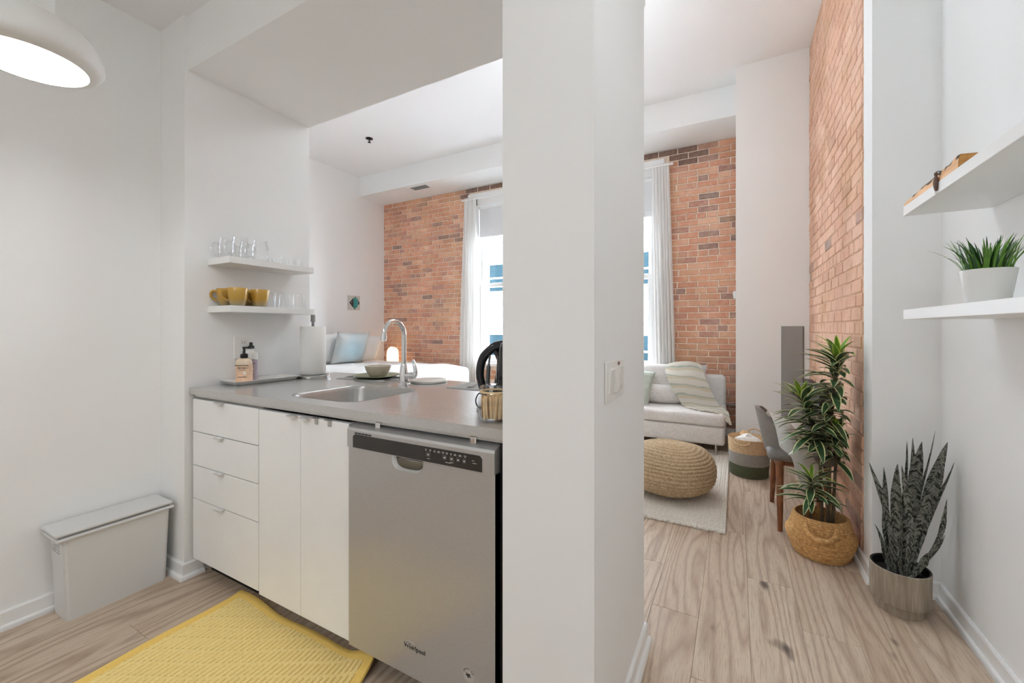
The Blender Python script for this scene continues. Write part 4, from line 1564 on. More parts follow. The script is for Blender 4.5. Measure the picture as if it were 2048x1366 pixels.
def blade_mesh(L, w, bend, mat, n=6):
    bm = bmesh.new()
    prev = None
    for k in range(n + 1):
        t = k / n
        a = bend * t
        x = L * (1 - math.cos(a)) / max(bend, 1e-3) if bend > 0.01 else 0
        z = L * math.sin(a) / max(bend, 1e-3) if bend > 0.01 else L * t
        ww = w * (0.75 + 0.5 * t) * (1 - t) ** 0.6 if t < 1 else 0.0003
        cur = [bm.verts.new((x - 0.15 * ww, -ww, z)), bm.verts.new((x + 0.1 * ww, 0, z)), bm.verts.new((x - 0.15 * ww, ww, z))]
        if prev:
            for q in range(2):
                bm.faces.new((prev[q], prev[q + 1], cur[q + 1], cur[q]))
        prev = cur
    return to_mesh('blade', bm, mat, True)


rr = random.Random(21)
bl = [blade_mesh(rr.uniform(0.075, 0.125), rr.uniform(0.0035, 0.0055), b, m) for b in (0.12, 0.3, 0.55, 0.9) for m in ('grass_green', 'grass_dark', 'grass_green')]
th_ = [blade_mesh(rr.uniform(0.11, 0.13), 0.0012, b, 'grass_green') for b in (0.7, 1.2)]
for k in range(120):
    a = rr.uniform(0, 2 * PI)
    r_ = 0.052 * math.sqrt(rr.random())
    m = rr.choice(bl) if rr.random() < 0.86 else rr.choice(th_)
    link('blade', m, gp_, (r_ * math.cos(a), r_ * math.sin(a), 0.098), (0, r_ * 6.0 * rr.uniform(0.4, 1.3), a + rr.uniform(-0.4, 0.4)))

ws = thing('wood_slab', 'slab of split wood with bark along the upper hall shelf', 'wood slab', (0.562, 1.665, 1.666))
bm = bmesh.new()
n = 18
rows = []
rr = random.Random(5)
for k in range(n + 1):
    t = k / n
    y = 0.435 * t
    h = (0.036 - 0.02 * t ** 1.3) * (1 + 0.12 * noise.noise(Vector((t * 9, 0, 0)))) + 0.002
    w = 0.085 * (1 - 0.35 * t)
    rows.append([bm.verts.new(p) for p in ((0.0, y, 0), (0.001 + 0.001 * rr.random(), y, h * rr.uniform(0.5, 0.82)), (0.006, y, h * rr.uniform(0.95, 1.05)), (w * 0.8, y, h * 0.9), (w, y, 0.006), (w, y, 0))])
for A, B in zip(rows, rows[1:]):
    for q in range(6):
        f = bm.faces.new((A[q], A[(q + 1) % 6], B[(q + 1) % 6], B[q]))
        f.material_index = 1 if q in (2, 3) else (1 if q == 1 and rr.random() < 0.8 else 0)
f = bm.faces.new(rows[0])
f.material_index = 2
bm.faces.new(rows[-1])
obj('slab', bm, ['slab_wood', 'bark', 'slab_end'], ws)
ow = thing('wooden_ornament', 'dark carved wooden pendant hanging off the upper hall shelf', 'ornament', (0.556, 1.795, 1.690))
obj('carving', lathe([(0, -0.056), (0.003, -0.052), (0.006, -0.04), (0.0075, -0.025), (0.006, -0.012), (0.003, -0.006), (0.005, 0.0), (0.004, 0.006), (0, 0.008)], 12), 'lever_brown', ow, smooth=True)
obj('string', tube(spline([(0, 0, 0.004), (0.004, 0.0, 0.010), (0.014, 0, 0.006), (0.020, 0, -0.001)], 4), 0.0012, 6), 'jar_cord', ow)
obj('metal_tip', lathe([(0, -0.062), (0.0025, -0.060), (0.0025, -0.053), (0, -0.05)], 10), 'chrome', ow, smooth=True)
# ------------------------------------------------------------------ snake plant
sp = thing('snake_plant', 'tall mottled snake plant in a ribbed stone pot', 'potted plant', (0.615, 2.352, 0))
bm = bmesh.new()
seg = 144
prof = [(0.0, 0.0, 0), (0.078, 0.0, 0), (0.080, 0.004, 0), (0.080, 0.036, 0), (0.086, 0.040, 0), (0.0965, 0.046, 1), (0.0985, 0.056, 1), (0.1, 0.178, 1), (0.100, 0.186, 0), (0.097, 0.188, 0)]
rings = []
for r_, z, rib in prof:
    rings.append([bm.verts.new(((r_ - (0.0016 if rib and k % 2 else 0)) * math.cos(2 * PI * k / seg), (r_ - (0.0016 if rib and k % 2 else 0)) * math.sin(2 * PI * k / seg), z)) for k in range(seg)] if r_ > 0 else [bm.verts.new((0, 0, z))])
for A, B in zip(rings, rings[1:]):
    for k in range(seg):
        if len(A) == 1:
            bm.faces.new((A[0], B[(k + 1) % seg], B[k]))
        else:
            bm.faces.new((A[k], A[(k + 1) % seg], B[(k + 1) % seg], B[k]))
obj('pot', bm, 'ribbed_stone', sp, smooth=True, angle=0.5)
obj('pot_lining', lathe([(0.097, 0.188), (0.091, 0.186), (0.089, 0.15), (0, 0.15)], 48), 'planter_inner', sp, smooth=True, angle=0.8)
obj('soil', lathe([(0.088, 0.152), (0.04, 0.156), (0, 0.157)], 24), 'soil', sp, smooth=True)


def snake_leaf(parent, base, tip, w, face, twist=0.5, curve=0.02, n=22):
    bm = bmesh.new()
    uvl = bm.loops.layers.uv.new('UVMap')
    base, tip = Vector(base), Vector(tip)
    ax = tip - base
    L = ax.length
    ax.normalize()
    side = Vector((math.cos(face), math.sin(face), 0))
    side = (side - ax * side.dot(ax)).normalized()
    nrm = ax.cross(side)
    g = []
    for k in range(n + 1):
        t = k / n
        ww = w * (0.60 + 0.50 * min(1, t / 0.5)) * (1 + 0.10 * math.sin(t * 17 + face * 5)) * max(0, 1 - max(0, (t - 0.70) / 0.30) ** 1.6) ** 0.9
        ww = max(ww, 0.0006)
        ang = twist * (t - 0.3) + 0.18 * math.sin(t * 9 + face * 3)
        sd = side * math.cos(ang) + nrm * math.sin(ang)
        nn = ax.cross(sd)
        c = base + ax * (L * t) + side * (curve * math.sin(t * PI)) + nrm * (0.012 * math.sin(t * 5 + face))
        row = []
        for q in (-1, -0.5, 0, 0.5, 1):
            row.append(bm.verts.new(c + sd * (ww * q) + nn * (0.30 * ww * (q * q))))
        g.append(row)
    for k in range(n):
        for q in range(4):
            f = bm.faces.new((g[k][q], g[k][q + 1], g[k + 1][q + 1], g[k + 1][q]))
            for lp, (a, b) in zip(f.loops, ((k, q), (k, q + 1), (k + 1, q + 1), (k + 1, q))):
                lp[uvl].uv = (b / 4 * 0.45 + face, a / n * L * 2.2 + face + 0.02 * abs(b - 2))
    bmesh.ops.solidify(bm, geom=bm.faces[:], thickness=0.002)
    return obj('leaf', bm, 'snake_leaf', parent, smooth=True, angle=1.2)


VX, VY = 0.967, -0.253   # across the view at the plant


def sl(bs, by, ts, tz, w, ty=0.0, face=-0.26, tw=0.5, cv=0.0):
    snake_leaf(sp, (VX * bs + 0.253 * by, VY * bs + 0.967 * by, 0.155), (VX * ts + 0.253 * ty, VY * ts + 0.967 * ty, tz), w, face, tw, cv)


sl(-0.022, 0.01, -0.094, 0.610, 0.010, 0.00, -0.75, 0.9, 0.014)
sl(-0.026, 0.02, -0.057, 0.590, 0.013, 0.03, 0.30, 0.3, 0.0)
sl(-0.016, 0.00, -0.002, 0.625, 0.016, -0.01, -0.70, 0.6, -0.012)
sl(-0.030, -0.01, -0.085, 0.350, 0.008, -0.03, 0.40, 0.6, 0.010)
sl(0.016, 0.03, 0.017, 0.715, 0.012, 0.05, 0.45, 0.6, 0.0)
sl(0.020, 0.02, 0.047, 0.730, 0.013, 0.06, -0.95, 0.3, -0.004)
sl(0.026, 0.01, 0.066, 0.728, 0.022, 0.02, -0.10, 0.2, -0.008)
sl(0.034, 0.05, 0.104, 0.770, 0.012, 0.08, 0.50, 0.9, -0.010)
sl(0.032, 0.00, 0.146, 0.742, 0.021, 0.00, -0.75, 0.3, -0.018)
sl(0.040, 0.03, 0.158, 0.655, 0.013, 0.05, 0.35, 0.6, -0.006)
sl(0.030, -0.02, 0.112, 0.670, 0.015, -0.04, 0.15, 0.4, 0.0)
sl(0.018, -0.02, 0.012, 0.625, 0.013, -0.03, -0.90, 0.9, 0.010)
sl(0.012, -0.03, -0.002, 0.470, 0.008, -0.05, 0.30, 0.9, 0.0)
sl(0.040, -0.02, 0.144, 0.515, 0.008, -0.02, -0.90, 0.5, 0.015)
sl(0.036, -0.03, 0.126, 0.385, 0.009, -0.05, 0.20, 0.3, 0.012)
sl(0.028, -0.035, 0.088, 0.300, 0.011, -0.06, -0.60, 0.3, 0.004)
sl(0.008, -0.03, -0.010, 0.315, 0.007, -0.06, 0.30, 0.5, 0.004)

# ------------------------------------------------------------------ dracaena in a belly basket
pb = thing('belly_basket', 'round woven seagrass basket with loop handles holding the dracaena', 'basket', (0.395, 2.730, 0))
bm = bmesh.new()
keyp = [(0.118, 0.002), (0.128, 0.02), (0.146, 0.07), (0.155, 0.105), (0.156, 0.118), (0.147, 0.132), (0.138, 0.140), (0.134, 0.16), (0.127, 0.19), (0.118, 0.212)]


def along(ps, t):
    f = t * (len(ps) - 1)
    k = min(int(f), len(ps) - 2)
    s = f - k
    return (ps[k][0] * (1 - s) + ps[k + 1][0] * s, ps[k][1] * (1 - s) + ps[k + 1][1] * s)


prof = [(0, 0.002)]
nr = 22
for k in range(nr * 4 + 1):
    t = k / (nr * 4)
    r_, z = along(keyp, t)
    prof.append((r_ + 0.0035 * abs(math.sin(t * nr * PI)), z))
prof += [(0.112, 0.212), (0.122, 0.16), (0.13, 0.10), (0.11, 0.02), (0, 0.015)]
lathe(prof, 72, bm)
for v in bm.verts:
    a = math.atan2(v.co.y, v.co.x)
    rr_ = math.hypot(v.co.x, v.co.y)
    if rr_ > 0.05:
        kx = 1 + 0.010 * noise.noise(Vector((a * 14, v.co.z * 90, 0))) + 0.02 * noise.noise(Vector((math.cos(a) * 1.4, math.sin(a) * 1.4, v.co.z * 3)))
        v.co.x *= kx
        v.co.y *= kx
obj('weave', bm, 'seagrass', pb, smooth=True, angle=1.2)
obj('soil', lathe([(0.118, 0.11), (0.05, 0.115), (0, 0.116)], 24), 'soil', pb, smooth=True)
va = math.atan2(-2.73, -0.395)   # towards the viewer
for a0, up_ in ((va, False), (va + PI, True)):
    pts = []
    for k in range(13):
        t = -1 + 2 * k / 12
        a = a0 + 0.48 * t
        hump = 1 - t * t
        if up_:
            pts.append((0.126 * math.cos(a), 0.126 * math.sin(a), 0.205 + 0.062 * hump ** 0.7))
        else:
            r_ = 0.139 + 0.036 * hump ** 0.6
            pts.append((r_ * math.cos(a), r_ * math.sin(a), 0.190 - 0.052 * hump ** 0.7))
    obj('handle', tube(spline(pts, 3), 0.0115, 10), 'seagrass', pb, smooth=True)

dp = thing('dracaena', 'variegated dracaena with cream-edged leaves in the seagrass basket', 'potted plant', (0.395, 2.730, 0.10))


def leaf_mesh(L, w, droop, mats, n=8):
    bm = bmesh.new()
    prev = None
    for k in range(n + 1):
        t = k / n
        a = -droop * t
        x = L * (t if abs(droop) < 0.01 else math.sin(droop * t) / droop)
        z = 0 if abs(droop) < 0.01 else -L * (1 - math.cos(droop * t)) / droop
        ww = w * (math.sin(PI * min(1, t * 0.88 + 0.12)) ** 0.8) if t < 1 else 0.0004
        nz = math.cos(droop * t)
        nx = math.sin(droop * t)
        cur = []
        for q in (-1, -0.74, 0, 0.74, 1):
            lift = 0.28 * ww * abs(q)
            cur.append(bm.verts.new((x + nx * lift, q * ww, z + nz * lift)))
        if prev:
            for q in range(4):
                f = bm.faces.new((prev[q], prev[q + 1], cur[q + 1], cur[q]))
                f.material_index = 1 if q in (0, 3) else 0
        prev = cur
    return to_mesh('leaf', bm, mats, True)


rr = random.Random(33)
old = [leaf_mesh(L, w, d, ['palm_green', 'palm_cream']) for L, w, d in ((0.18, 0.020, 0.55), (0.20, 0.020, 0.75), (0.165, 0.021, 0.4), (0.205, 0.0185, 0.6), (0.17, 0.021, 0.9))]
young = [leaf_mesh(L, w, d, ['palm_young', 'palm_young_edge']) for L, w, d in ((0.16, 0.0135, 0.35), (0.17, 0.013, 0.6), (0.175, 0.0125, 0.9))]
Vv = Vector((0.143, 0.990, 0)).normalized()   # away from the viewer
Rr = Vector((0.990, -0.143, 0))               # across, to the brick wall


def stem(pts, leaf_from, n, size=1.0, r0=0.009, wall=0.145):
    P = [Rr * x + Vv * y + Vector((0, 0, z)) for x, y, z in pts]
    S = spline(P, 6)
    obj('stem', tube(S, [r0 * (1 - 0.35 * k / (len(S) - 1)) for k in range(len(S))], 8), 'palm_stem', dp, smooth=True)
    for k in range(n):
        t = k / (n - 1)
        f = (leaf_from + (1 - leaf_from) * t) * (len(S) - 1)
        i = min(int(f), len(S) - 2)
        p = S[i].lerp(S[i + 1], f - i)
        az = k * 2.39996 + rr.uniform(-0.25, 0.25)
        el = 0.14 + 0.85 * t ** 2.6 + rr.uniform(-0.25, 0.28)
        m = rr.choice(young) if t > 0.86 else rr.choice(old)
        s = size * rr.uniform(0.85, 1.1) * (0.82 if t > 0.9 else 1.0)
        # leaves that would enter the brick wall turn away from it
        for tr_ in range(14):
            R3 = Euler((0, -el, az)).to_matrix()
            if max((p + R3 @ (v.co * s)).x for v in m.vertices) < wall:
                break
            az += 0.45 if tr_ < 8 else 0.7
            s *= 0.97
        link('leaf', m, dp, p, (0, -el, az), (s, s, s))


stem([(0.030, 0.02, 0.0), (0.036, 0.02, 0.25), (0.040, 0.01, 0.55), (0.060, 0.0, 0.82), (0.075, 0.0, 0.97)], 0.44, 112, 1.0, 0.010)
stem([(0.006, 0.0, 0.0), (0.002, 0.0, 0.25), (-0.010, 0.01, 0.45), (-0.050, 0.0, 0.62), (-0.085, -0.01, 0.735)], 0.48, 84, 0.98)
stem([(-0.040, -0.03, 0.0), (-0.042, -0.03, 0.15), (-0.040, -0.03, 0.30)], 0.58, 36, 0.92, 0.007)
stem([(0.050, 0.03, 0.0), (0.056, 0.035, 0.2), (0.066, 0.04, 0.42), (0.070, 0.03, 0.56)], 0.60, 42, 0.9, 0.009)

# ------------------------------------------------------------------ knitted rug
rg = thing('knitted_rug', 'chunky cream braided wool rug under the pouf and sofa', 'rug', (0, 0, 0))
pitch, link_l = 0.033, 0.036


def braid(y0, y1, seed):
    r = random.Random(seed)
    bm = bmesh.new()
    y = y0
    while y < y1:
        for s in (-1, 1):
            cx, cy, cz = s * 0.0075 + r.uniform(-0.001, 0.001), y + (0.010 if s > 0 else 0) + r.uniform(-0.001, 0.001), 0.0105
            a = s * 0.42
            ca, sa = math.cos(a), math.sin(a)
            rings = []
            for (px, sc_) in ((-1, 0.25), (-0.55, 0.85), (0.2, 1.0), (0.7, 0.75), (1, 0.2)):
                ring = []
                for q in range(6):
                    b = 2 * PI * q / 6
                    lx, ly, lz = 0.0092 * sc_ * math.cos(b), px * 0.022, 0.0105 * sc_ * math.sin(b)
                    ring.append(bm.verts.new((cx + lx * ca - ly * sa, cy + lx * sa + ly * ca, cz + lz)))
                rings.append(ring)
            for A, B in zip(rings, rings[1:]):
                for q in range(6):
                    bm.faces.new((A[q], A[(q + 1) % 6], B[(q + 1) % 6], B[q]))
            bm.faces.new(rings[0])
            bm.faces.new(rings[-1])
        y += link_l * 0.72
    return to_mesh('braid', bm, 'rug_wool', True)


bmeshes = [braid(2.715, 4.48, k) for k in range(3)]
obj('backing', box(-1.72, -0.062, 2.712, 4.50, 0.001, 0.008), 'rug_wool', rg)
for k in range(50):
    o = link('braid', bmeshes[k % 3], rg, (-0.075 - k * pitch, (k % 2) * 0.006 + 0.002 * math.sin(k * 2.3), 0), (0, 0, 0))

# ------------------------------------------------------------------ pouf
po = thing('pouf', 'round knitted jute pouf sitting on the cream rug', 'pouf', (-0.432, 3.215, 0.026))
bm = bmesh.new()
prof = []
nrow = 24
for k in range(nrow * 4 + 1):
    t = k / (nrow * 4)
    a = -PI / 2 + PI * t
    r_ = 0.312 * abs(math.cos(a)) ** 0.72
    z = 0.168 + 0.168 * math.copysign(abs(math.sin(a)) ** 0.88, math.sin(a))
    rip = 0.0085 * abs(math.sin(t * nrow * PI))
    prof.append((max(0, r_ + rip * math.cos(a)) if 0 < k < nrow * 4 else 0.0, z + rip * math.sin(a)))
lathe(prof, 96, bm)
for v in bm.verts:
    a = math.atan2(v.co.y, v.co.x)
    r_ = math.hypot(v.co.x, v.co.y)
    st_ = 1 + 0.010 * math.sin(a * 60 + v.co.z * 80) * min(1, r_ * 5)
    lump = 1 + 0.045 * noise.noise(Vector((math.cos(a) * 1.1, math.sin(a) * 1.1, v.co.z * 3)))
    v.co.x *= st_ * lump
    v.co.y *= st_ * lump
    v.co.z += 0.016 * noise.noise(Vector((v.co.x * 4, v.co.y * 4, 2))) * min(1, v.co.z * 5)
obj('cover', bm, 'jute_pouf', po, smooth=True, angle=1.5)

# ------------------------------------------------------------------ storage basket
bk = thing('storage_basket', 'tri-colour rope storage basket on the floor by the sofa', 'basket', (0.090, 3.940, 0))


def band(z0, z1, r0, r1, rows, mat, name):
    prof = []
    for k in range(rows * 4 + 1):
        t = k / (rows * 4)
        prof.append((r0 + (r1 - r0) * t + 0.0022 * abs(math.sin(t * rows * PI)), z0 + (z1 - z0) * t))
    return obj(name, lathe(prof, 56), mat, bk, smooth=True, angle=1.2)


obj('bottom', lathe([(0, 0.002), (0.132, 0.002), (0.138, 0.006)], 40), 'basket_green', bk, smooth=True)
band(0.004, 0.098, 0.137, 0.143, 9, 'basket_green', 'green_band')
band(0.098, 0.196, 0.143, 0.148, 10, 'basket_grey', 'grey_band')
b3 = band(0.196, 0.308, 0.148, 0.154, 6, 'basket_jute', 'jute_band')
obj('lining', lathe([(0.153, 0.308), (0.148, 0.300), (0.138, 0.20), (0.13, 0.02), (0, 0.012)], 40), 'basket_jute', bk, smooth=True)
for a0, up_ in ((math.atan2(-3.94, -0.083) - 0.35, 0), (math.atan2(3.94, 0.083) - 0.30, 1)):
    pts = []
    for k in range(11):
        t = -1 + 2 * k / 10
        a = a0 + 0.42 * t
        h = (1 - t * t) ** 0.7
        if up_:
            pts.append((0.152 * math.cos(a), 0.152 * math.sin(a), 0.303 + 0.045 * h))
        else:
            r_ = 0.156 + 0.012 * h
            pts.append((r_ * math.cos(a), r_ * math.sin(a), 0.297 - 0.030 * h))
    obj('handle', tube(spline(pts, 3), 0.006, 8), 'basket_jute', bk, smooth=True)
rr = random.Random(3)


def blob(name, label, cat, r_, loc, mat, sq=0.8, grp=None):
    bm = bmesh.new()
    bmesh.ops.create_icosphere(bm, subdivisions=4, radius=r_)
    for v in bm.verts:
        v.co *= 1 + 0.20 * noise.noise(v.co * 34 + Vector(loc) * 7) + 0.08 * noise.noise(v.co * 70)
        v.co.z *= sq
    tag(obj(name, bm, mat, None, loc, smooth=True), label, cat, grp)


blob('folded_blanket', 'crumpled white blanket stuffed in the rope basket', 'blanket', 0.118, (0.085, 3.94, 0.222), 'yarn_white', 0.85)
blob('yarn_ball', 'tan yarn ball on top of the rope basket', 'yarn', 0.034, (0.060, 3.99, 0.318), 'yarn_orange', 0.8)

# ------------------------------------------------------------------ sofa
SX_L, SX_R, SY_F, SY_B = -2.15, -0.095, 4.285, 5.07
so = thing('sofa', 'light grey linen sofa under the window with steel legs', 'sofa', ((SX_L + SX_R) / 2, (SY_F + SY_B) / 2, 0))
o = so.location


def rbox(x0, x1, y0, y1, z0, z1, r_, seg=4):
    return box(x0 - o.x, x1 - o.x, y0 - o.y, y1 - o.y, z0, z1, r_, seg)


obj('base', rbox(SX_L, SX_R, SY_F, SY_B, 0.112, 0.285, 0.03), 'sofa_linen', so, smooth=True, angle=1.0)
bm = rbox(SX_L, SX_R + 0.002, SY_F - 0.012, SY_B - 0.12, 0.286, 0.405, 0.035, 5)
bmesh.ops.subdivide_edges(bm, edges=[e for e in bm.edges if e.calc_length() > 0.3], cuts=24, use_grid_fill=True)
for v in bm.verts:
    if v.co.z > 0.36:
        v.co.z += 0.012 * noise.noise(Vector((v.co.x * 4, v.co.y * 4, 0))) - 0.006
    if v.co.z < 0.32 and v.co.y < SY_F - o.y + 0.05:
        v.co.z += 0.006 * noise.noise(Vector((v.co.x * 5, 0, 0)))
obj('seat_cushion', bm, 'sofa_linen', so, smooth=True, angle=1.2)
obj('backrest', rbox(SX_L, SX_R - 0.004, SY_B - 0.135, SY_B, 0.285, 0.705, 0.05, 5), 'sofa_linen', so, smooth=True, angle=1.0)
for k, (x, w) in enumerate(((-0.80, 0.76), (-1.62, 0.80))):
    bm = pillow(w, 0.40, 0.24, 16, 0.04, 0.02, k)
    ob = obj('back_cushion', bm, 'sofa_linen', so, (x - o.x + 0.14 * (k == 0), 4.86 - o.y, 0.615), (-0.2, 0, 0), smooth=True, angle=1.5)
for k, x in enumerate((-0.80, -1.62)):
    bm = bmesh.new()
    n = 18
    pr = []
    for i in range(n + 1):
        t = -1 + 2 * i / n
        pr.append((0.105 * max(0, 1 - abs(t) ** 5) ** 0.5, t * 0.375))
    lathe(pr, 24, bm)
    obj('bolster', bm, 'sofa_linen', so, (x - o.x - 0.03, 4.735 - o.y, 0.495), (0, PI / 2, 0), smooth=True, angle=1.5)
for x in (SX_L + 0.08, SX_R - 0.075):
    for y in (SY_F + 0.03, SY_B - 0.06):
        obj('leg', tube([(x - o.x, y - o.y, 0.0215 if (x > -1 and y < 4.5) else 0.0), (x - o.x, y - o.y, 0.13)], 0.011, 14), 'steel_base', so, smooth=True, angle=0.7)

tag(obj('cushion', pillow(0.42, 0.42, 0.14, 14, 0.09, 0.01, 5), 'cushion_green', None, (-1.00, 4.60, 0.575), (-0.35, 0.18, 0.1), smooth=True, angle=1.5),
    'pale green patterned cushion leaning on the sofa bolster', 'cushion')
th = thing('striped_throw', 'cream throw with green stripes draped over the sofa', 'throw', (0, 0, 0))
rows = [[(-0.74, 5.02, 0.74), (-0.58, 5.03, 0.79), (-0.44, 5.03, 0.80), (-0.36, 5.03, 0.76)],
        [(-0.70, 4.88, 0.800), (-0.58, 4.88, 0.835), (-0.44, 4.88, 0.840), (-0.335, 4.88, 0.815)],
        [(-0.67, 4.70, 0.725), (-0.55, 4.68, 0.72), (-0.40, 4.69, 0.72), (-0.28, 4.73, 0.69)],
        [(-0.60, 4.62, 0.585), (-0.49, 4.60, 0.60), (-0.34, 4.62, 0.585), (-0.22, 4.66, 0.56)],
        [(-0.515, 4.60, 0.440), (-0.43, 4.57, 0.455), (-0.29, 4.57, 0.445), (-0.15, 4.62, 0.435)],
        [(-0.490, 4.565, 0.418), (-0.38, 4.50, 0.424), (-0.20, 4.48, 0.418), (-0.070, 4.50, 0.400)],
        [(-0.450, 4.52, 0.418), (-0.32, 4.42, 0.420), (-0.16, 4.36, 0.416), (-0.050, 4.38, 0.330)]]
obj('cloth', patch(rows, 8, 6, 0.010, 0.008, 2), 'throw_striped', th, smooth=True, angle=1.5)
bm = bmesh.new()
last = spline(rows[-1], 14)
for k, p in enumerate(last):
    for s in (0, 1):
        q = p + Vector((0.006 * s + rr.uniform(-0.004, 0.004), -0.012 - rr.uniform(0, 0.012), -0.004 - rr.uniform(0, 0.008) - (0.02 if k > len(last) - 8 else 0)))
        tube([p + Vector((0, 0, -0.004)), p.lerp(q, 0.5) + Vector((0, 0, 0.002)), q], 0.0035, 5, bm)
fr_ = obj('fringe', bm, 'throw_fringe', th, smooth=True)
fr_['kind'] = 'stuff'

# ------------------------------------------------------------------ chair by the brick wall with a white throw
ch = thing('tub_chair', 'grey low-backed chair on tapered wooden legs by the brick wall', 'chair', (0.315, 3.165, 0))
bm = bmesh.new()
seg = 26
inn, outv = [], []
for k in range(seg + 1):
    a = PI * 0.5 + PI * k / seg * 1.0     # opens towards +X
    ca, sa = math.cos(a), math.sin(a)
    front = abs(sa) ** 3
    top = 0.690 - 0.13 * front
    for lst, rr_, lean in ((outv, 0.0, 1), (inn, 0.028, 1)):
        pts = []
        for q in range(6):
            t = q / 5
            z = 0.425 + (top - 0.425) * t
            rx = (0.155 - rr_) + 0.055 * t
            ry = (0.215 - rr_) + 0.030 * t
            pts.append(bm.verts.new((rx * ca - 0.0 + (0.10 if front > 0.98 else 0) * 0, ry * sa, z)))
        lst.append(pts)
for lst, flip in ((outv, False), (inn, True)):
    for k in range(seg):
        for q in range(5):
            bm.faces.new((lst[k][q], lst[k + 1][q], lst[k + 1][q + 1], lst[k][q + 1]))
for k in range(seg):
    bm.faces.new((outv[k][5], outv[k + 1][5], inn[k + 1][5], inn[k][5]))
    bm.faces.new((outv[k][0], outv[k + 1][0], inn[k + 1][0], inn[k][0]))
for k in (0, seg):
    for q in range(5):
        bm.faces.new((outv[k][q], outv[k][q + 1], inn[k][q + 1], inn[k][q]))
obj('back_shell', bm, 'chair_grey', ch, smooth=True, angle=0.8)
bm = box(-0.15, 0.185, -0.215, 0.215, 0.400, 0.470, 0.03, 4)
obj('seat', bm, 'chair_grey', ch, smooth=True, angle=1.0)
obj('apron', box(-0.11, 0.15, -0.18, 0.18, 0.372, 0.402, 0.004), 'leg_wood', ch)
for (tx, ty, bx, by) in ((-0.085, -0.19, -0.088, -0.248), (-0.085, 0.17, -0.10, 0.22), (0.14, -0.17, 0.165, -0.21), (0.14, 0.17, 0.165, 0.21)):
    obj('leg', tube([(bx, by, 0), ((bx + tx) / 2, (by + ty) / 2, 0.20), (tx, ty, 0.405)], [0.0135, 0.018, 0.022], 14), 'leg_wood', ch, smooth=True, angle=0.8)
tw = thing('white_throw', 'soft white throw draped over the grey chair', 'throw', (0, 0, 0))
rows = [[(0.165, 2.985, 0.700), (0.170, 3.08, 0.66), (0.180, 3.24, 0.62)],
        [(0.178, 2.925, 0.705), (0.230, 3.00, 0.665), (0.260, 3.20, 0.60)],
        [(0.198, 2.900, 0.620), (0.270, 2.935, 0.640), (0.320, 3.16, 0.57)],
        [(0.214, 2.895, 0.560), (0.290, 2.915, 0.580), (0.360, 3.12, 0.55)],
        [(0.231, 2.890, 0.503), (0.310, 2.900, 0.52), (0.390, 3.08, 0.51)],
        [(0.282, 2.888, 0.460), (0.345, 2.893, 0.46), (0.430, 3.05, 0.48)],
        [(0.304, 2.886, 0.379), (0.365, 2.890, 0.38), (0.460, 3.00, 0.40)],
        [(0.325, 2.885, 0.305), (0.385, 2.890, 0.300), (0.480, 2.98, 0.310)]]
obj('cloth', patch(rows, 8, 6, 0.012, 0.012, 4), 'throw_white', tw, smooth=True, angle=1.5)

bp = thing('black_panel', 'flat matte black panel against the brick behind the dracaena', 'panel', (XB, 3.80, 0))
obj('screen', box(-0.072, -0.020, -0.36, 0.33, 0.30, 0.79, 0.004), 'tv_black', bp)
obj('wall_bracket', box(-0.020, -0.006, -0.10, 0.10, 0.45, 0.65), 'tv_black', bp)

# electric panel and thermostat on the boxed column
ep = thing('electric_panel', 'tall narrow grey panel door on the boxed white column', 'panel', (0.437, YQ, 0))
obj('frame', box(-0.086, 0.084, -0.006, 0.0, 0.40, 1.224), 'panel_grey', ep)
obj('door', box(-0.079, 0.074, -0.010, -0.005, 0.406, 1.218, 0.001), 'panel_grey', ep)
obj('hinge_gap', box(0.074, 0.078, -0.0065, -0.0055, 0.406, 1.218), 'black_plastic', ep)
tm = thing('thermostat', 'small white thermostat on the column edge beside the brick', 'thermostat', (XQ, 4.50, 1.525))
obj('housing', box(-0.022, -0.0005, -0.03, 0.03, -0.036, 0.036, 0.003), 'white_plastic', tm)
obj('dial', box(-0.025, -0.022, -0.018, 0.018, -0.008, 0.018, 0.001), 'outlet_plastic', tm)
pp = thing('pipe', 'thin grey conduit pipe running low along the brick behind the sofa', 'pipe', (0, 0, 0))
obj('tube', tube([(-0.75, YBK - 0.035, 0.352), (XQ, YBK - 0.035, 0.352)], 0.010, 10), 'radiator_pipe', pp, smooth=True)
for x in (-0.62, -0.05):
    obj('strap', box(x - 0.008, x + 0.008, YBK - 0.047, YBK - 0.005, 0.339, 0.365), 'radiator_pipe', pp)

# ------------------------------------------------------------------ bedroom
be = thing('bed', 'wide bed with white quilt against the bedroom wall', 'bed', (-4.35, 4.08, 0))
o = be.location
obj('frame', box(-5.36 - o.x, -3.36 - o.x, 3.34 - o.y, 4.83 - o.y, 0.12, 0.34, 0.01), 'panel_grey', be)
for x in (-5.28, -3.44):
    for y in (3.42, 4.75):
        obj('leg', box(x - 0.03 - o.x, x + 0.03 - o.x, y - 0.03 - o.y, y + 0.03 - o.y, 0, 0.12), 'panel_grey', be)
obj('mattress', box(-5.36 - o.x, -3.35 - o.x, 3.33 - o.y, 4.84 - o.y, 0.34, 0.62, 0.05, 4), 'pillow_white', be, smooth=True, angle=1.0)
bm = box(-5.30 - o.x, -3.315 - o.x, 3.295 - o.y, 4.875 - o.y, 0.36, 0.690, 0.06, 5)
bmesh.ops.subdivide_edges(bm, edges=[e for e in bm.edges if e.calc_length() > 0.3], cuts=24, use_grid_fill=True)
for v in bm.verts:
    if v.co.z > 0.6:
        v.co.z += 0.018 * noise.noise(Vector((v.co.x * 2.5, v.co.y * 2.5, 0))) - 0.03 * max(0, (v.co.x - 0.55) / 0.5) ** 2
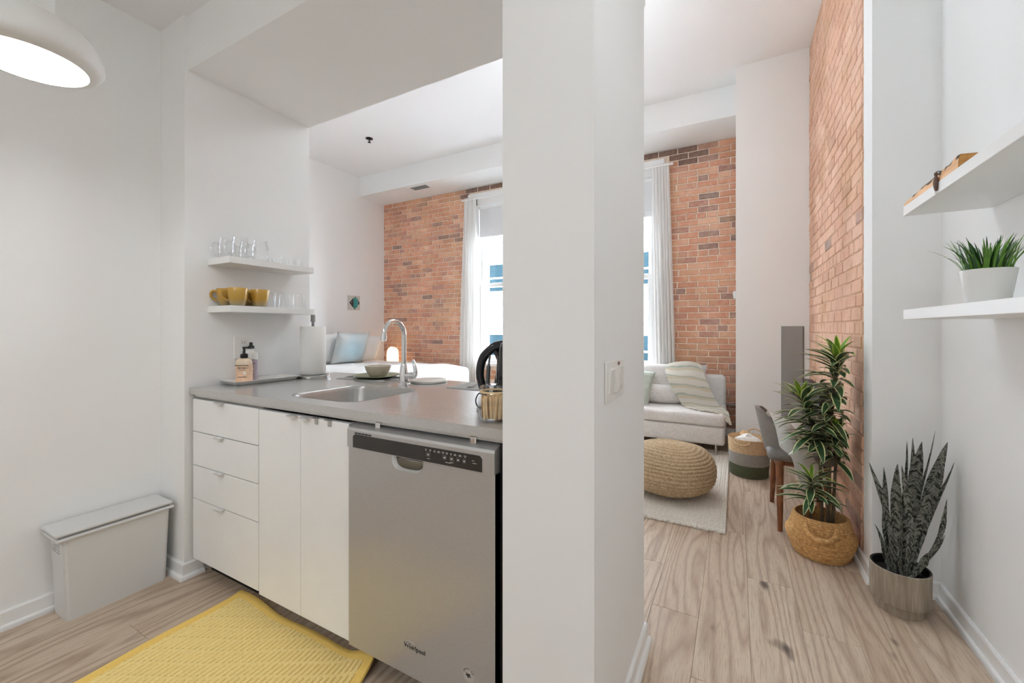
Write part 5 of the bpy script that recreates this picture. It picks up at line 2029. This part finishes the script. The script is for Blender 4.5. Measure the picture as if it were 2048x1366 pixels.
obj('quilt', bm, 'bed_white', be, smooth=True, angle=1.2)


def bed_pillow(label, loc, rot, w, h, t, mat, seed, pinch=0.08, name='pillow'):
    tag(obj(name, pillow(w, h, t, 16, pinch, 0.02, seed), mat, None, loc, rot, smooth=True, angle=1.5), label, 'pillow', 'pillows on the bed')


bed_pillow('white pillow leaning on the wall at the bed corner', (-5.13, 4.58, 0.895), (0.42, 0, PI / 2), 0.62, 0.42, 0.20, 'pillow_white', 1, 0.05)
bed_pillow('white pillow behind, standing against the wall', (-5.315, 4.42, 0.92), (0.06, 0, PI / 2), 0.60, 0.46, 0.11, 'pillow_white', 2, 0.05)
bed_pillow('pale blue and grey square pillow on the bed', (-4.96, 4.19, 0.925), (0.40, 0.0, PI / 2 - 0.15), 0.52, 0.50, 0.19, 'pillow_blue', 3, 0.10)
bed_pillow('grey-edged white pillow behind the blue one', (-5.20, 3.88, 0.915), (0.25, 0.0, PI / 2), 0.54, 0.46, 0.14, 'pillow_white', 4, 0.08)

ns = thing('nightstand', 'white bedside table between the bed and the brick', 'nightstand', (-4.99, 5.06, 0))
obj('top', box(-0.20, 0.20, -0.165, 0.165, 0.60, 0.63, 0.004), 'shelf_white', ns)
obj('shelf', box(-0.19, 0.19, -0.155, 0.155, 0.25, 0.27), 'shelf_white', ns)
for x in (-0.18, 0.18):
    for y in (-0.145, 0.145):
        obj('leg', box(x - 0.015, x + 0.015, y - 0.015, y + 0.015, 0, 0.60), 'shelf_white', ns)
nl = thing('bedside_lamp', 'glowing white crumpled paper lamp beside the brick', 'lamp', (-4.985, 5.06, 0.63))
bm = lathe([(0.0, 0.008), (0.085, 0.01), (0.095, 0.05), (0.095, 0.16), (0.088, 0.215), (0.066, 0.25), (0.034, 0.268), (0, 0.273)], 32)
bmesh.ops.subdivide_edges(bm, edges=bm.edges[:], cuts=2, use_grid_fill=True)
for v in bm.verts:
    v.co *= 1 + 0.05 * noise.noise(v.co * 22)
obj('shade', bm, 'night_lamp_paper', nl, smooth=False)
obj('foot', lathe([(0, 0), (0.07, 0), (0.07, 0.01), (0, 0.012)], 24), 'lamp_white', nl)

# fish tile on the bedroom wall
ft = thing('fish_tile', 'square stone tile with a teal mosaic fish on the bedroom wall', 'wall art', (XBL, 4.608, 1.615))
obj('tile', box(0.0005, 0.018, -0.115, 0.115, -0.113, 0.113, 0.002), 'tile_stone', ft)


def flat(pts, mat, name, t0=0.018, t1=0.023):
    bm = bmesh.new()
    fv = [bm.verts.new((t1, y, z)) for y, z in pts]
    bv = [bm.verts.new((t0, y, z)) for y, z in pts]
    bm.faces.new(fv)
    for k in range(len(pts)):
        bm.faces.new((fv[k], fv[(k + 1) % len(pts)], bv[(k + 1) % len(pts)], bv[k]))
    return obj(name, bm, mat, ft)


hd_ = flat([(-0.095, 0), (-0.02, 0.075), (-0.015, 0.0), (-0.025, -0.075)], 'fish_dark', 'head')
flat([(-0.066, 0.006), (-0.058, 0.014), (-0.049, 0.006), (-0.058, -0.003)], 'tile_stone', 'eye', 0.023, 0.025)
flat([(-0.02, 0.078), (0.02, 0.082), (0.055, 0.065), (0.070, 0.035), (0.073, 0), (0.068, -0.04), (0.05, -0.068), (0.01, -0.085), (-0.025, -0.078), (-0.012, 0)], 'fish_teal', 'body')
flat([(0.008, 0.084), (0.025, 0.100), (0.042, 0.080)], 'fish_dark', 'fin')
flat([(-0.01, -0.085), (0.004, -0.104), (0.022, -0.086)], 'fish_dark', 'fin')
flat([(0.058, 0.060), (0.074, 0.060), (0.074, 0.042), (0.066, 0.040)], 'fish_dark', 'fin')
flat([(0.073, 0.024), (0.098, 0.028), (0.098, -0.024), (0.072, -0.02)], 'fish_dark', 'tail')

# sprinkler and air grille
sk_ = thing('sprinkler', 'small black fire sprinkler head on the bedroom ceiling', 'sprinkler', (-4.16, 3.81, ZT))
obj('escutcheon', lathe([(0, 0), (0.045, 0), (0.045, -0.006), (0.018, -0.016), (0, -0.016)], 24), 'black_plastic', sk_, smooth=True, angle=0.7)
obj('head', lathe([(0, -0.016), (0.010, -0.016), (0.008, -0.045), (0.02, -0.048), (0.02, -0.052), (0, -0.052)], 16), 'black_plastic', sk_, smooth=True, angle=0.7)
vg = thing('air_grille', 'white slotted air grille in the soffit over the window wall', 'vent', (-4.21, 4.842, ZS))
bm = bmesh.new()
for (a, b, c, d) in ((-0.185, 0.185, -0.085, -0.062), (-0.185, 0.185, 0.062, 0.085), (-0.185, -0.15, -0.062, 0.062), (0.15, 0.185, -0.062, 0.062)):
    abox(bm, a, b, c, d, -0.008, 0)
obj('frame', bm, 'trim_paint', vg)
obj('backing', box(-0.15, 0.15, -0.062, 0.062, -0.002, 0), 'grille_grey', vg)
sm = to_mesh('slat', box(-0.15, 0.15, -0.006, 0.006, -0.0075, -0.0055), 'grille_grey')
for k in range(7):
    link('slat', sm, vg, (0, -0.054 + k * 0.018, 0), (0.5, 0, 0))
